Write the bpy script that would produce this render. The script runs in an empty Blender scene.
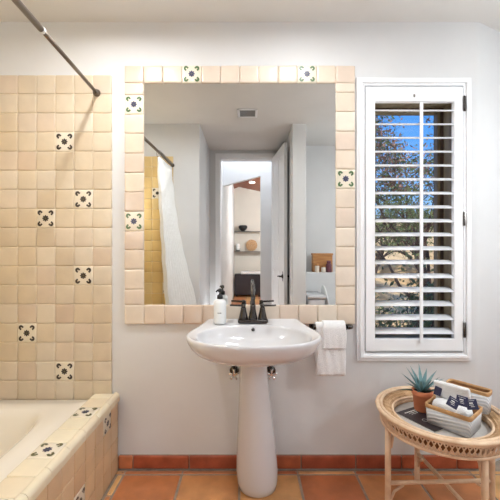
import bpy, bmesh, math, random
from mathutils import Vector, Matrix
C = bpy.context.scene
PI = math.pi
random.seed(7)

# ------------------------------------------------------------------ camera, world, lights
F = 343.0
cam_d = bpy.data.cameras.new('camera'); cam = bpy.data.objects.new('camera', cam_d)
C.collection.objects.link(cam); C.camera = cam
cam.location = (0, -1.96, 1.25); cam.rotation_euler = (PI/2, 0, 0)
cam_d.sensor_width = 36; cam_d.lens = 36*F/500; cam_d.shift_x = 2/500
cam_d.clip_start = 0.02

C.view_settings.view_transform = 'Standard'; C.view_settings.look = 'None'
C.view_settings.gamma = 1; C.view_settings.exposure = 0.58
C.view_settings.use_curve_mapping = False

w = bpy.data.worlds.new('sky'); C.world = w; w.use_nodes = True
nt = w.node_tree; nt.nodes.clear()
tc = nt.nodes.new('ShaderNodeTexCoord'); sx = nt.nodes.new('ShaderNodeSeparateXYZ')
rp = nt.nodes.new('ShaderNodeValToRGB'); bg = nt.nodes.new('ShaderNodeBackground'); wo = nt.nodes.new('ShaderNodeOutputWorld')
nt.links.new(tc.outputs['Generated'], sx.inputs[0]); nt.links.new(sx.outputs['Z'], rp.inputs[0])
nt.links.new(rp.outputs[0], bg.inputs[0]); nt.links.new(bg.outputs[0], wo.inputs[0])
rp.color_ramp.elements[0].position = 0.0; rp.color_ramp.elements[0].color = (0.62, 0.76, 0.95, 1)
rp.color_ramp.elements[1].position = 0.55; rp.color_ramp.elements[1].color = (0.05, 0.22, 0.66, 1)
e = rp.color_ramp.elements.new(0.13); e.color = (0.25, 0.52, 0.93, 1)
e = rp.color_ramp.elements.new(0.27); e.color = (0.10, 0.34, 0.82, 1)
bg.inputs[1].default_value = 0.85

sun_d = bpy.data.lights.new('sun', 'SUN'); sun = bpy.data.objects.new('sun', sun_d); C.collection.objects.link(sun)
sun_d.energy = 3.6; sun_d.angle = 0.01; sun_d.color = (1, 0.93, 0.82)
sun.rotation_euler = Vector((0.30, 0.48, -0.82)).to_track_quat('-Z', 'Y').to_euler()

def area(name, loc, size, power, col=(0.97, 0.985, 1.0), direction=(0, 0, -1), size_y=None, shape='DISK'):
    d = bpy.data.lights.new(name, 'AREA'); o = bpy.data.objects.new(name, d); C.collection.objects.link(o)
    d.shape = shape; d.size = size; d.energy = power; d.color = col
    if size_y: d.size_y = size_y
    o.location = loc; o.rotation_euler = Vector(direction).to_track_quat('-Z', 'Y').to_euler()
    return o
UNSEEN_LAMPS = [  # x, y, diameter, watts : first read from the rod shadow, the rest added unseen as fill
    (-0.65, -0.61, 0.08, 8.0),
    (0.30, -0.55, 0.24, 4.0),
    (1.45, -1.00, 0.42, 4.0),
    (-1.30, -1.05, 0.36, 1.0)]
for i, (x, y, s, p) in enumerate(UNSEEN_LAMPS):
    area('unseen_ceiling_light', (x, y, 2.528), s, p)
# point light, for the unseen fill lights added below
def fill_point(name, loc, r, power, col=(0.88, 0.95, 1.0)):
    d = bpy.data.lights.new(name, 'POINT'); o = bpy.data.objects.new(name, d); C.collection.objects.link(o)
    d.energy = power; d.shadow_soft_size = r; d.color = col; o.location = loc; return o
FILL_POINTS = [(1.84, -1.02, 1.65, 17), (-1.30, -1.50, 1.65, 5.5)]  # unseen fill lights added at the right wall and tub end wall
for x, y, z, p in FILL_POINTS: fill_point('sconce_fill_light', (x, y, z), .07, p)
fill_point('recess_fill_light', (-.43, -2.15, .42), .06, 4.0)  # low fill light added out of view to brighten the door recess
# unseen lights added to brighten the hall and the far room
area('hall_fill_light', (0.0, -3.0, 3.35), 0.3, 12, (0.95, 0.97, 1.0))
fill_point('far_room_fill_light', (1.1, -5.8, 2.2), .1, 75)

# ------------------------------------------------------------------ materials
MAT = {}
def principled(name, col, rough=0.5, metal=0.0, spec=0.5, coat=0.0):
    m = bpy.data.materials.new(name); m.use_nodes = True
    b = m.node_tree.nodes['Principled BSDF']
    b.inputs['Base Color'].default_value = (*col, 1); b.inputs['Roughness'].default_value = rough
    b.inputs['Metallic'].default_value = metal; b.inputs['Specular IOR Level'].default_value = spec
    b.inputs['Coat Weight'].default_value = coat
    MAT[name] = m
    return m, m.node_tree, b
def srgb(r, g, b):
    f = lambda c: (c/255)/12.92 if c/255 <= 0.04045 else ((c/255+0.055)/1.055)**2.4
    return (f(r), f(g), f(b))
def noisy(name, c1, c2, scale=5.0, rough=0.5, bump=0.0, bscale=None, metal=0, spec=0.5, coat=0, stretch=None, detail=4):
    m, t, b = principled(name, c1, rough, metal, spec, coat)
    n = t.nodes.new('ShaderNodeTexNoise'); n.inputs['Scale'].default_value = scale; n.inputs['Detail'].default_value = detail
    co = t.nodes.new('ShaderNodeTexCoord'); mp = t.nodes.new('ShaderNodeMapping')
    if stretch: mp.inputs['Scale'].default_value = stretch
    t.links.new(co.outputs['Object'], mp.inputs[0]); t.links.new(mp.outputs[0], n.inputs[0])
    r = t.nodes.new('ShaderNodeValToRGB'); r.color_ramp.elements[0].color = (*c1, 1); r.color_ramp.elements[1].color = (*c2, 1)
    r.color_ramp.elements[0].position = 0.35; r.color_ramp.elements[1].position = 0.65
    t.links.new(n.outputs['Fac'], r.inputs[0]); t.links.new(r.outputs[0], b.inputs['Base Color'])
    if bump:
        n2 = t.nodes.new('ShaderNodeTexNoise'); n2.inputs['Scale'].default_value = bscale or scale*6; n2.inputs['Detail'].default_value = 3
        t.links.new(mp.outputs[0], n2.inputs[0])
        bu = t.nodes.new('ShaderNodeBump'); bu.inputs['Strength'].default_value = bump; bu.inputs['Distance'].default_value = 0.01
        t.links.new(n2.outputs['Fac'], bu.inputs['Height']); t.links.new(bu.outputs[0], b.inputs['Normal'])
    return m
def tile_mat(name, cols, rough=0.3, mott=0.35, bump=0.15, nscale=9):
    """per-tile colour (random per island) mottled by noise"""
    m, t, b = principled(name, cols[0], rough)
    g = t.nodes.new('ShaderNodeNewGeometry'); r = t.nodes.new('ShaderNodeValToRGB')
    els = r.color_ramp.elements
    for i, c in enumerate(cols):
        p = i/(len(cols)-1)
        e = els[0] if i == 0 else (els[len(els)-1] if i == len(cols)-1 else els.new(p))
        e.position = p; e.color = (*c, 1)
    t.links.new(g.outputs['Random Per Island'], r.inputs[0])
    co = t.nodes.new('ShaderNodeTexCoord'); n = t.nodes.new('ShaderNodeTexNoise'); n.inputs['Scale'].default_value = nscale; n.inputs['Detail'].default_value = 4
    t.links.new(co.outputs['Object'], n.inputs[0])
    mr = t.nodes.new('ShaderNodeMapRange'); mr.inputs[1].default_value = 0.3; mr.inputs[2].default_value = 0.7
    mr.inputs[3].default_value = 1-mott*0.5; mr.inputs[4].default_value = 1+mott*0.3
    t.links.new(n.outputs['Fac'], mr.inputs[0])
    mx = t.nodes.new('ShaderNodeVectorMath'); mx.operation = 'SCALE'
    t.links.new(r.outputs[0], mx.inputs[0]); t.links.new(mr.outputs[0], mx.inputs['Scale'])
    t.links.new(mx.outputs[0], b.inputs['Base Color'])
    n2 = t.nodes.new('ShaderNodeTexNoise'); n2.inputs['Scale'].default_value = 16
    t.links.new(co.outputs['Object'], n2.inputs[0])
    bu = t.nodes.new('ShaderNodeBump'); bu.inputs['Strength'].default_value = bump; bu.inputs['Distance'].default_value = 0.01
    t.links.new(n2.outputs['Fac'], bu.inputs['Height']); t.links.new(bu.outputs[0], b.inputs['Normal'])
    return m

wallm = noisy('plaster', srgb(222, 222, 222), srgb(226, 226, 226), 3, 0.85, 0.06, 14, spec=0.2)
ceilm = noisy('ceiling_paint', srgb(222, 220, 216), srgb(226, 224, 220), 3, 0.9, 0.05, 20, spec=0.1)
whitep = principled('white_paint', srgb(246, 247, 249), 0.4)[0]
creamwall = noisy('cream_wall', srgb(228, 222, 212), srgb(232, 226, 216), 3, 0.85, spec=0.2)
grout = noisy('grout', srgb(238, 226, 204), srgb(228, 214, 190), 30, 0.9, spec=0.1)
floorgrout = noisy('floor_grout', srgb(150, 140, 128), srgb(178, 158, 140), 25, 0.9, spec=0.1)
tub_tile = tile_mat('tub_wall_tile', [srgb(210, 193, 168), srgb(220, 205, 181), srgb(214, 197, 171), srgb(223, 210, 190), srgb(211, 190, 168)], 0.32, 0.14)
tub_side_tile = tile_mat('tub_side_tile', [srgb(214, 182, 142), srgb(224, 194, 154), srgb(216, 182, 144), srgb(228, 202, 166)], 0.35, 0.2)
frame_tile = tile_mat('border_tile', [srgb(232, 217, 198), srgb(225, 207, 187), srgb(236, 224, 208), srgb(219, 198, 180), srgb(228, 214, 197)], 0.22, 0.14)
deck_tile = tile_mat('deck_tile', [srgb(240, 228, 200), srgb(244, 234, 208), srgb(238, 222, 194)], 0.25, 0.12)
deco_tile = tile_mat('painted_tile', [srgb(240, 230, 212), srgb(236, 226, 206)], 0.25, 0.08)
ink_dark = principled('motif_dark', srgb(58, 50, 44), 0.3)[0]
ink_green = principled('motif_green', srgb(84, 112, 72), 0.3)[0]
ink_olive = principled('motif_olive', srgb(104, 104, 70), 0.3)[0]
ink_navy = principled('motif_navy', srgb(62, 62, 92), 0.3)[0]
terra = tile_mat('terracotta_tile', [srgb(214, 150, 96), srgb(184, 100, 62), srgb(230, 182, 120), srgb(198, 118, 72), srgb(222, 166, 108)], 0.28, 0.5, 0.2, 7)
terra_base = tile_mat('terracotta_base', [srgb(198, 108, 68), srgb(166, 82, 56), srgb(208, 128, 84)], 0.4, 0.5, 0.2, 14)
porc = principled('porcelain', srgb(216, 215, 217), 0.12, coat=0.5)[0]
tubm = principled('tub_enamel', srgb(246, 240, 228), 0.15, coat=0.4)[0]
bronze = principled('dark_bronze', srgb(82, 78, 76), 0.2, 0.95)[0]
rodm = principled('rod_bronze', srgb(120, 110, 100), 0.35, 0.8)[0]
chrome = principled('chrome', srgb(232, 230, 228), 0.12, 1.0)[0]
blackp = principled('black_plastic', srgb(34, 36, 38), 0.35)[0]
whiteplas = principled('white_plastic', srgb(238, 240, 240), 0.35)[0]
towelm = noisy('terry', srgb(242, 242, 243), srgb(248, 248, 248), 60, 0.95, 0.6, 260, spec=0.1)
curtm = noisy('curtain_cloth', srgb(246, 246, 243), srgb(250, 250, 248), 30, 0.9, 0.3, 40, spec=0.1)
ratt = noisy('rattan', srgb(220, 184, 150), srgb(236, 208, 176), 18, 0.5, 0.2, 120)
rattdark = noisy('rattan_weave', srgb(196, 154, 112), srgb(228, 192, 150), 40, 0.6, 0.4, 160)
leather = noisy('tan_band', srgb(192, 146, 96), srgb(208, 164, 114), 40, 0.6, 0.3, 200)
wicker_in = noisy('brown_lining', srgb(140, 98, 62), srgb(166, 120, 80), 40, 0.8, 0.3, 200)
potm = noisy('terracotta_pot', srgb(222, 134, 94), srgb(230, 146, 106), 12, 0.75, 0.1, 80)
soilm = noisy('soil', srgb(52, 44, 38), srgb(80, 68, 56), 60, 0.95, 0.8, 120)
agave = noisy('agave_leaf', srgb(96, 134, 138), srgb(130, 164, 166), 20, 0.5)
agavedark = noisy('agave_leaf_dark', srgb(54, 74, 66), srgb(74, 96, 86), 20, 0.5)
navy = principled('navy_packet', srgb(44, 46, 78), 0.35)[0]
paper = principled('paper', srgb(236, 236, 232), 0.6)[0]
bookm = noisy('black_cover', srgb(48, 42, 46), srgb(60, 52, 54), 20, 0.45)
traym = noisy('tray_cloth', srgb(196, 190, 184), srgb(208, 202, 196), 30, 0.6)
jamb = noisy('stained_wood', srgb(150, 138, 112), srgb(118, 102, 78), 3, 0.5, stretch=(8, 8, 1))
woodred = noisy('red_wood', srgb(150, 84, 50), srgb(120, 62, 36), 3, 0.5, stretch=(1, 12, 1))
boxwood = noisy('box_wood', srgb(204, 146, 88), srgb(180, 122, 70), 6, 0.5, stretch=(1, 1, 8))
chestm = principled('charcoal_lacquer', srgb(58, 54, 60), 0.4)[0]
hillm = noisy('hill_ground', srgb(222, 192, 146), srgb(176, 152, 114), 0.8, 0.95, 0.5, 3)
barkm = noisy('bark', srgb(100, 78, 68), srgb(70, 56, 50), 6, 0.9)
leafm = noisy('leaf_green', srgb(86, 98, 60), srgb(120, 128, 80), 4, 0.6)
leafd = noisy('leaf_dark', srgb(60, 84, 50), srgb(92, 112, 66), 4, 0.6)
leafr = noisy('leaf_rust', srgb(128, 94, 82), srgb(150, 114, 98), 4, 0.6)
rockm = noisy('boulder_rock', srgb(206, 182, 144), srgb(160, 136, 104), 2.5, 0.9, 0.6, 8)
lamp_em = bpy.data.materials.new('lamp_glow'); lamp_em.use_nodes = True
_b = lamp_em.node_tree.nodes['Principled BSDF']; _b.inputs['Emission Color'].default_value = (1, 0.93, 0.82, 1); _b.inputs['Emission Strength'].default_value = 6
mirrorm = principled('silver_mirror', (0.80, 0.81, 0.80), 0.0, 1.0)[0]
# weave of the white basket: herringbone stripes on the cloth
basketm, _t, _b = principled('woven_white', srgb(214, 216, 220), 0.9, spec=0.1)
_w = _t.nodes.new('ShaderNodeTexWave'); _w.inputs['Scale'].default_value = 42; _w.inputs['Distortion'].default_value = 1.5; _w.bands_direction = 'DIAGONAL'
_c = _t.nodes.new('ShaderNodeTexCoord'); _r = _t.nodes.new('ShaderNodeValToRGB')
_r.color_ramp.elements[0].color = (*srgb(212, 215, 221), 1); _r.color_ramp.elements[1].color = (*srgb(236, 236, 236), 1)
_t.links.new(_c.outputs['Object'], _w.inputs[0]); _t.links.new(_w.outputs['Color'], _r.inputs[0]); _t.links.new(_r.outputs[0], _b.inputs['Base Color'])
_u = _t.nodes.new('ShaderNodeBump'); _u.inputs['Strength'].default_value = 0.5; _u.inputs['Distance'].default_value = 0.004
_t.links.new(_w.outputs['Fac'], _u.inputs['Height']); _t.links.new(_u.outputs[0], _b.inputs['Normal'])
# clear pane
glassm = bpy.data.materials.new('clear_glass'); glassm.use_nodes = True
_t = glassm.node_tree; _t.nodes.clear()
_o = _t.nodes.new('ShaderNodeOutputMaterial'); _m = _t.nodes.new('ShaderNodeMixShader'); _f = _t.nodes.new('ShaderNodeFresnel'); _f.inputs[0].default_value = 1.35
_a = _t.nodes.new('ShaderNodeBsdfTransparent'); _g = _t.nodes.new('ShaderNodeBsdfGlossy'); _g.inputs['Roughness'].default_value = 0.02
_t.links.new(_f.outputs[0], _m.inputs[0]); _t.links.new(_a.outputs[0], _m.inputs[1]); _t.links.new(_g.outputs[0], _m.inputs[2]); _t.links.new(_m.outputs[0], _o.inputs[0])

# ------------------------------------------------------------------ helpers
def obj(name, bm, mats, parent=None, smooth=False, loc=None, recalc=True):
    if recalc: bmesh.ops.recalc_face_normals(bm, faces=bm.faces[:])
    me = bpy.data.meshes.new(name); bm.to_mesh(me); bm.free()
    if not isinstance(mats, (list, tuple)): mats = [mats]
    for m in mats: me.materials.append(m)
    if smooth:
        for p in me.polygons: p.use_smooth = True
    o = bpy.data.objects.new(name, me); C.collection.objects.link(o)
    if parent:
        o.parent = parent
        if parent.type == 'EMPTY': o.matrix_parent_inverse = Matrix.Translation(-Vector(parent.location))
    return o
def thing(name, label, cat, loc=(0, 0, 0), group=None):
    o = bpy.data.objects.new(name, None); C.collection.objects.link(o); o.location = loc; o.empty_display_size = 0.05
    o['label'] = label; o['category'] = cat
    if group: o['group'] = group
    return o
def tag(o, label, cat, group=None, kind=None):
    o['label'] = label; o['category'] = cat
    if group: o['group'] = group
    if kind: o['kind'] = kind
    return o
def struct(o, label=None, cat=None):
    o['kind'] = 'structure'
    if label: o['label'] = label
    if cat: o['category'] = cat
    return o
def box(bm, x0, x1, y0, y1, z0, z1, bev=0.0, mi=0, seg=2, M=None):
    x0, x1 = min(x0, x1), max(x0, x1); y0, y1 = min(y0, y1), max(y0, y1); z0, z1 = min(z0, z1), max(z0, z1)
    v = [bm.verts.new((x, y, z)) for z in (z0, z1) for y in (y0, y1) for x in (x0, x1)]
    fs = [bm.faces.new([v[i] for i in q]) for q in ((0, 2, 3, 1), (4, 5, 7, 6), (0, 1, 5, 4), (2, 6, 7, 3), (0, 4, 6, 2), (1, 3, 7, 5))]
    for f in fs: f.material_index = mi
    if bev > 0:
        es = list({e for f in fs for e in f.edges})
        r = bmesh.ops.bevel(bm, geom=es, offset=bev, segments=seg, affect='EDGES', profile=0.5)
        for f in r['faces']: f.material_index = mi
        vs = list({vv for f in r['faces'] for vv in f.verts} | {vv for f in fs if f.is_valid for vv in f.verts})
    else: vs = v
    if M is not None: bmesh.ops.transform(bm, matrix=M, verts=[x for x in vs if x.is_valid])
    return vs
def boxo(name, dims, mats, parent=None, bev=0.0, seg=2, M=None, smooth=False):
    bm = bmesh.new(); box(bm, *dims, bev=bev, seg=seg, M=M)
    return obj(name, bm, mats, parent, smooth)
def tube(bm, pts, r, n=10, mi=0, caps=True, closed=False):
    pts = [Vector(p) for p in pts]; rs = r if isinstance(r, (list, tuple)) else [r]*len(pts)
    rings = []; up = None; N = len(pts)
    for i, p in enumerate(pts):
        a = pts[(i-1) % N] if (closed or i > 0) else p
        b = pts[(i+1) % N] if (closed or i < N-1) else p
        t = (b-a)
        if t.length < 1e-9: t = Vector((0, 0, 1))
        t.normalize()
        if up is None:
            up = Vector((0, 0, 1)) if abs(t.z) < 0.9 else Vector((1, 0, 0))
        s = t.cross(up)
        if s.length < 1e-6: s = t.cross(Vector((0, 1, 0)))
        s.normalize(); u2 = s.cross(t).normalized(); up = u2
        rings.append([bm.verts.new(p+(s*math.cos(2*PI*k/n)+u2*math.sin(2*PI*k/n))*rs[i]) for k in range(n)])
    m = N if closed else N-1
    for i in range(m):
        A, B = rings[i], rings[(i+1) % N]
        for k in range(n):
            f = bm.faces.new((A[k], A[(k+1) % n], B[(k+1) % n], B[k])); f.material_index = mi; f.smooth = True
    if caps and not closed:
        for R in (rings[0], rings[-1]):
            f = bm.faces.new(R); f.material_index = mi
def lathe(bm, prof, cx, cy, n=32, mi=0, sx=1, sy=1, M=None, cap=True):
    rings = []; vs = []
    for r, z in prof:
        R = [bm.verts.new((cx+r*sx*math.cos(2*PI*k/n), cy+r*sy*math.sin(2*PI*k/n), z)) for k in range(n)]
        rings.append(R); vs += R
    for A, B in zip(rings, rings[1:]):
        for k in range(n):
            f = bm.faces.new((A[k], A[(k+1) % n], B[(k+1) % n], B[k])); f.smooth = True; f.material_index = mi
    if cap:
        for R in (rings[0], rings[-1]):
            f = bm.faces.new(R); f.material_index = mi
    if M is not None: bmesh.ops.transform(bm, matrix=M, verts=vs)
def circ(cx, cy, z, r, n=48): return [(cx+r*math.cos(2*PI*k/n), cy+r*math.sin(2*PI*k/n), z) for k in range(n)]
def wp(px, py, d=0.0):
    """point at distance d in front of the back wall along the view ray"""
    Z = 1.96-d
    return Vector(((px-248)/F*Z, -d, 1.25-(py-250)/F*Z))

# a hand-made tile: softly pillowed, slightly uneven. frame = (origin, u, v, n)
def tile(bm, fr, u0, v0, u1, v1, t, b=0.0035, g=0.0010, mi=0, tilt=0.0006, n_rot=0.006):
    O, U, V, N = fr
    cu, cv = (u0+u1)/2, (v0+v1)/2
    a = random.uniform(-n_rot, n_rot)
    hu, hv = (u1-u0)/2-g+random.uniform(-.0006, .0004), (v1-v0)/2-g+random.uniform(-.0006, .0004)
    tu, tv = random.uniform(-tilt, tilt), random.uniform(-tilt, tilt)
    rings = []
    for ins, h, cr in ((0, 0, .003), (0, t-b, .003), (b*.3, t-b*.3, .004), (b, t, .006), (b*2.6, t+.0006, .008)):
        R = []
        for sx_, sy_ in ((-1, -1), (1, -1), (1, 1), (-1, 1)):
            for q in (0, 1):
                # chamfered corners
                if (sx_*sy_ > 0) == (q == 0): du, dv = 0, cr
                else: du, dv = cr, 0
                x = sx_*(hu-ins-du); y = sy_*(hv-ins-dv)
                hh = h + (tu*sx_+tv*sy_ if h > 0 else 0)
                xx = x*math.cos(a)-y*math.sin(a); yy = x*math.sin(a)+y*math.cos(a)
                R.append(bm.verts.new(O+U*(cu+xx)+V*(cv+yy)+N*hh))
        rings.append(R)
    for A, B in zip(rings, rings[1:]):
        for k in range(8):
            f = bm.faces.new((A[k], A[(k+1) % 8], B[(k+1) % 8], B[k])); f.material_index = mi; f.smooth = True
    f = bm.faces.new(rings[-1]); f.material_index = mi; f.smooth = True
def poly(bm, fr, pts, h, mi):
    O, U, V, N = fr
    f = bm.faces.new([bm.verts.new(O+U*x+V*y+N*h) for x, y in pts]); f.material_index = mi
def motif(bm, fr, cu, cv, s, h, mi_leaf, mi_flower, mi_light):
    """flower in the middle, a leafy curl in each corner"""
    s *= .89
    def blob(x, y, rx, ry, a, mi, hh=h, n=10):
        poly(bm, fr, [(cu+x+rx*math.cos(k*2*PI/n)*math.cos(a)-ry*math.sin(k*2*PI/n)*math.sin(a),
                       cv+y+rx*math.cos(k*2*PI/n)*math.sin(a)+ry*math.sin(k*2*PI/n)*math.cos(a)) for k in range(n)], hh, mi)
    for k in range(8):
        a = k*PI/4
        blob(.125*s*math.cos(a), .125*s*math.sin(a), .070*s, .048*s, a, mi_flower, h)
    blob(0, 0, .105*s, .105*s, 0, mi_flower, h+.0003)
    blob(0, 0, .035*s, .035*s, 0, mi_light, h+.0005)
    for sx_ in (-1, 1):
        for sy_ in (-1, 1):
            # curl: thick arc, open towards the middle
            c0 = (.315*sx_, .315*sy_); base = math.atan2(sy_, sx_)
            P = []; Q = []
            for j in range(9):
                q = base+math.radians(-115+230*j/8)
                wd = .030+.038*math.sin(PI*j/8)
                P.append((cu+s*(c0[0]+(.095+wd)*math.cos(q)), cv+s*(c0[1]+(.095+wd)*math.sin(q))))
                Q.append((cu+s*(c0[0]+(.095-wd)*math.cos(q)), cv+s*(c0[1]+(.095-wd)*math.sin(q))))
            for j in range(8):
                if j in (3, 4) and False: continue
                poly(bm, fr, [P[j], P[j+1], Q[j+1], Q[j]], h, mi_leaf)
            for da in (-1, 1):
                q = base+da*math.radians(112)
                blob(s*(c0[0]+.09*math.cos(q)), s*(c0[1]+.09*math.sin(q)), .062*s, .046*s, q, mi_leaf, h+.0002)

X, Y, Z = Vector((1, 0, 0)), Vector((0, 1, 0)), Vector((0, 0, 1))
H = 2.553      # ceiling height

# ------------------------------------------------------------------ structure: shell of the bathroom
WX0, WX1, WZ0, WZ1 = 0.716, 1.190, 0.735, 2.118    # window hole
CR = 1.335                                           # where the wall turns at the right
bm = bmesh.new()
box(bm, -1.85, WX0, 0, 0.22, -0.05, H+.05); box(bm, WX1, CR-.04, 0, 0.22, -0.05, H+.05)
box(bm, WX0, WX1, 0, 0.22, -0.05, WZ0); box(bm, WX0, WX1, 0, 0.22, WZ1, H+.05)
# rounded turn and the part of the wall that runs on to the right, turned away
prev = None; ringp = []
for k in range(7):
    a = math.radians(26*k/6); r = .10
    ringp.append((CR-.04+r*math.sin(a), r*(1-math.cos(a))))
ex, ey = ringp[-1]; L = 0.75
ringp.append((ex+L*math.cos(math.radians(26)), ey+L*math.sin(math.radians(26))))
for (x, y) in ringp:
    cur = (bm.verts.new((x, y, -.05)), bm.verts.new((x, y, H+.05)))
    if prev: 
        f = bm.faces.new((prev[0], cur[0], cur[1], prev[1])); f.smooth = True
    prev = cur
struct(obj('wall_back', bm, wallm))
struct(boxo('wall_left', (-1.85, -1.65, -1.8, 0.0, -.05, H+.05), wallm))
struct(boxo('wall_right', (1.95, 2.1, -2.7, .6, -.05, H+.05), wallm))
struct(boxo('wall_tub_end', (-1.65, -0.50, -2.7, -1.60, -.05, H+.05), wallm, bev=.006))
struct(boxo('wall_partition', (0.46, 0.60, -2.7, -1.60, -.05, H+.05), wallm, bev=.006))
struct(boxo('wall_niche', (0.60, 2.0, -2.7, -2.35, -.05, H+.05), wallm))
# door wall behind the camera, with the doorway
DL, DR, DH, DY = -0.37, 0.335, 2.45, -2.55
bm = bmesh.new()
box(bm, -.52, DL, DY-.12, DY, -.05, H+.05); box(bm, DR, .47, DY-.12, DY, -.05, H+.05); box(bm, DL, DR, DY-.12, DY, DH, H+.05)
struct(obj('wall_front', bm, wallm))
bm = bmesh.new()
box(bm, DL-.055, DL, DY-.001, DY+.02, 0, DH+.05, .004); box(bm, DR, DR+.055, DY-.001, DY+.02, 0, DH+.05, .004)
box(bm, DL-.055, DR+.055, DY-.001, DY+.022, DH, DH+.06, .004)
box(bm, DL, DL+.012, DY-.12, DY, 0, DH); box(bm, DR-.012, DR, DY-.12, DY, 0, DH); box(bm, DL, DR, DY-.12, DY, DH-.012, DH)
struct(obj('trim_3', bm, whitep))
bm = bmesh.new(); box(bm, -1.85, 2.1, -2.7, .6, H, H+.08); struct(obj('ceiling', bm, ceilm))

# floor: grout bed with handmade terracotta tiles
bm = bmesh.new()
box(bm, -1.85, 2.1, -10.0, .6, -.1, -.004, mi=1)
fr = (Vector((0, 0, -.012)), X, Y, Z)
P = 0.324; x_off = -0.369
for i in range(-2, 8):
    for j in range(0, 31):
        x0 = x_off+i*P; y1 = -.048-j*P
        if j == 0: tile(bm, fr, x0, -.046, x0+P, -.014, .011, .003, g=.004, n_rot=.001)
        if x0+P < -.69 and y1 > -2.7: continue
        if y1 < -2.7 and (x0 > .5 or x0 < -1.4): continue
        tile(bm, fr, x0, y1-P, x0+P, y1, .012, .004, g=.006, n_rot=.004)
for k in range(9): tile(bm, fr, -.728, -.05-(k+1)*.162, -.693, -.05-k*.162, .0115, .003, g=.004, n_rot=.001)
struct(obj('floor', bm, [terra, floorgrout]))

# baseboard of terracotta pieces
bm = bmesh.new()
fr = (Vector((0, 0, 0)), X, Z, -Y)
box(bm, -.73, 1.32, -.003, 0, 0, .082, mi=1)
xs = [-.74, -.655, -.335, -.015, .303, .613, .875, 1.19, 1.32]
for a, b in zip(xs, xs[1:]): tile(bm, fr, a, .004, b, .082, .013, .004, g=.003)
struct(obj('baseboard_back', bm, [terra_base, floorgrout]))

# tiled tub walls. back wall panel: right edge at px 112.5, top at px 77
TP = 19.0/175
rx = (112.5-248)/175; tz = 1.25+(250-76)/175
deco_px = [(64, 142), (46, 217), (83.5, 199), (83.5, 274), (28, 332), (66, 370)]
bm = bmesh.new()
fr = (Vector((0, 0, 0)), X, Z, -Y)
box(bm, -1.65, rx-.002, -.0085, 0, .37, tz-.003, mi=1)
for i in range(9):
    x1 = rx-i*TP*.985; x0 = x1-TP*.985
    for j in range(19):
        z1 = tz-j*TP; z0 = z1-TP
        if z0 < .34: break
        cx, cz = 248+(x0+x1)/2*175, 250-((z0+z1)/2-1.25)*175
        de = any(abs(cx-a) < 9.3 and abs(cz-b) < 9.3 for a, b in deco_px)
        tile(bm, fr, max(x0, -1.65), z0, x1, z1, .013, .0035, mi=2 if de else 0)
        if de: motif(bm, fr, (x0+x1)/2, (z0+z1)/2, TP, .0148, 3, 3, 4)
struct(obj('trim_1', bm, [tub_tile, grout, deco_tile, ink_dark, ink_olive], recalc=True))
# end wall of the tub (seen in the mirror) and the long wall beside it
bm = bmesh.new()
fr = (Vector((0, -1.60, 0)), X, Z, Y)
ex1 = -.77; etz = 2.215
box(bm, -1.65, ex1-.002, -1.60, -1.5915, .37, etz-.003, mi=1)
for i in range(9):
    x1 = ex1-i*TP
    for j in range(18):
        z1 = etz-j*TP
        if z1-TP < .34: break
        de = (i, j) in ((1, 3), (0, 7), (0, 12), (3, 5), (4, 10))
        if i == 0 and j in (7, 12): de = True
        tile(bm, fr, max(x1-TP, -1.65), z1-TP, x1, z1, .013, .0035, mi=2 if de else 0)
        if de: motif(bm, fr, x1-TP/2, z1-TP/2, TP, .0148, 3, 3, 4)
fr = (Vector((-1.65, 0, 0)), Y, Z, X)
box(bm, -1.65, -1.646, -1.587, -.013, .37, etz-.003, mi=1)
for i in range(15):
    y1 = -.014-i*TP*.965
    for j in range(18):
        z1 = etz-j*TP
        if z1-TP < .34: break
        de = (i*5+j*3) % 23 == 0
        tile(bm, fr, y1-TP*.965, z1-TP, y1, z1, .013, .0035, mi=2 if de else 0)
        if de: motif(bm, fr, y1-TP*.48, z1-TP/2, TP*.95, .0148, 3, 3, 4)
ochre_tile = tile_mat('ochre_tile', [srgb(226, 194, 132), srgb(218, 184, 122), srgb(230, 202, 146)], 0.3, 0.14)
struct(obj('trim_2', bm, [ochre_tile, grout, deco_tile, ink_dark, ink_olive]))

# ------------------------------------------------------------------ tiled border around the mirror
bm = bmesh.new()
fr = (Vector((0, 0, 0)), X, Z, -Y)
q = lambda px: (px-248)/177.0
qz = lambda py: 1.25-(py-250)/177.0
def bt(px0, py0, px1, py1, de=False):
    tile(bm, fr, q(px0), qz(py1), q(px1), qz(py0), .02, .0045, g=.0009, mi=2 if de else 0, tilt=.0009, n_rot=.009)
    if de: motif(bm, fr, (q(px0)+q(px1))/2, (qz(py0)+qz(py1))/2, TP*.98, .0222, 3, 4, 5)
for (a, b, c, d) in ((124, 65, 355.5, 82.5), (124, 304.5, 355.5, 324.5)): box(bm, q(a+1), q(c-1), -.012, 0, qz(d-1), qz(b+1), mi=1)
for (a, b, c, d) in ((124, 82, 143.5, 305), (336, 82, 355.5, 305)): box(bm, q(a+1), q(c), -.012, 0, qz(d), qz(b), mi=1)
tx = [124, 143.4] + [143.4+19.25*k for k in range(1, 11)] + [355.5]
for a, b in zip(tx, tx[1:]): bt(a, 65, b, 82.5, abs((a+b)/2-190.5) < 9 or abs((a+b)/2-306.5) < 9)
bx_ = [124, 144, 164.5, 183.5] + [183.5+19.2*k for k in range(1, 9)] + [355.5]
for a, b in zip(bx_, bx_[1:]): bt(a, 305, b, 324.5)
ly = [82.5, 94.5, 114, 133, 153, 172.5, 192, 211.5, 231, 250, 269.5, 289.5, 305]
for a, b in zip(ly, ly[1:]): bt(124, a, 143.5, b, abs((a+b)/2-104) < 5 or abs((a+b)/2-221.5) < 5)
ry = [82.5, 92, 111.5, 131, 150, 169, 188.5, 208, 227.5, 247, 266.5, 286.5, 305]
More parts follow.
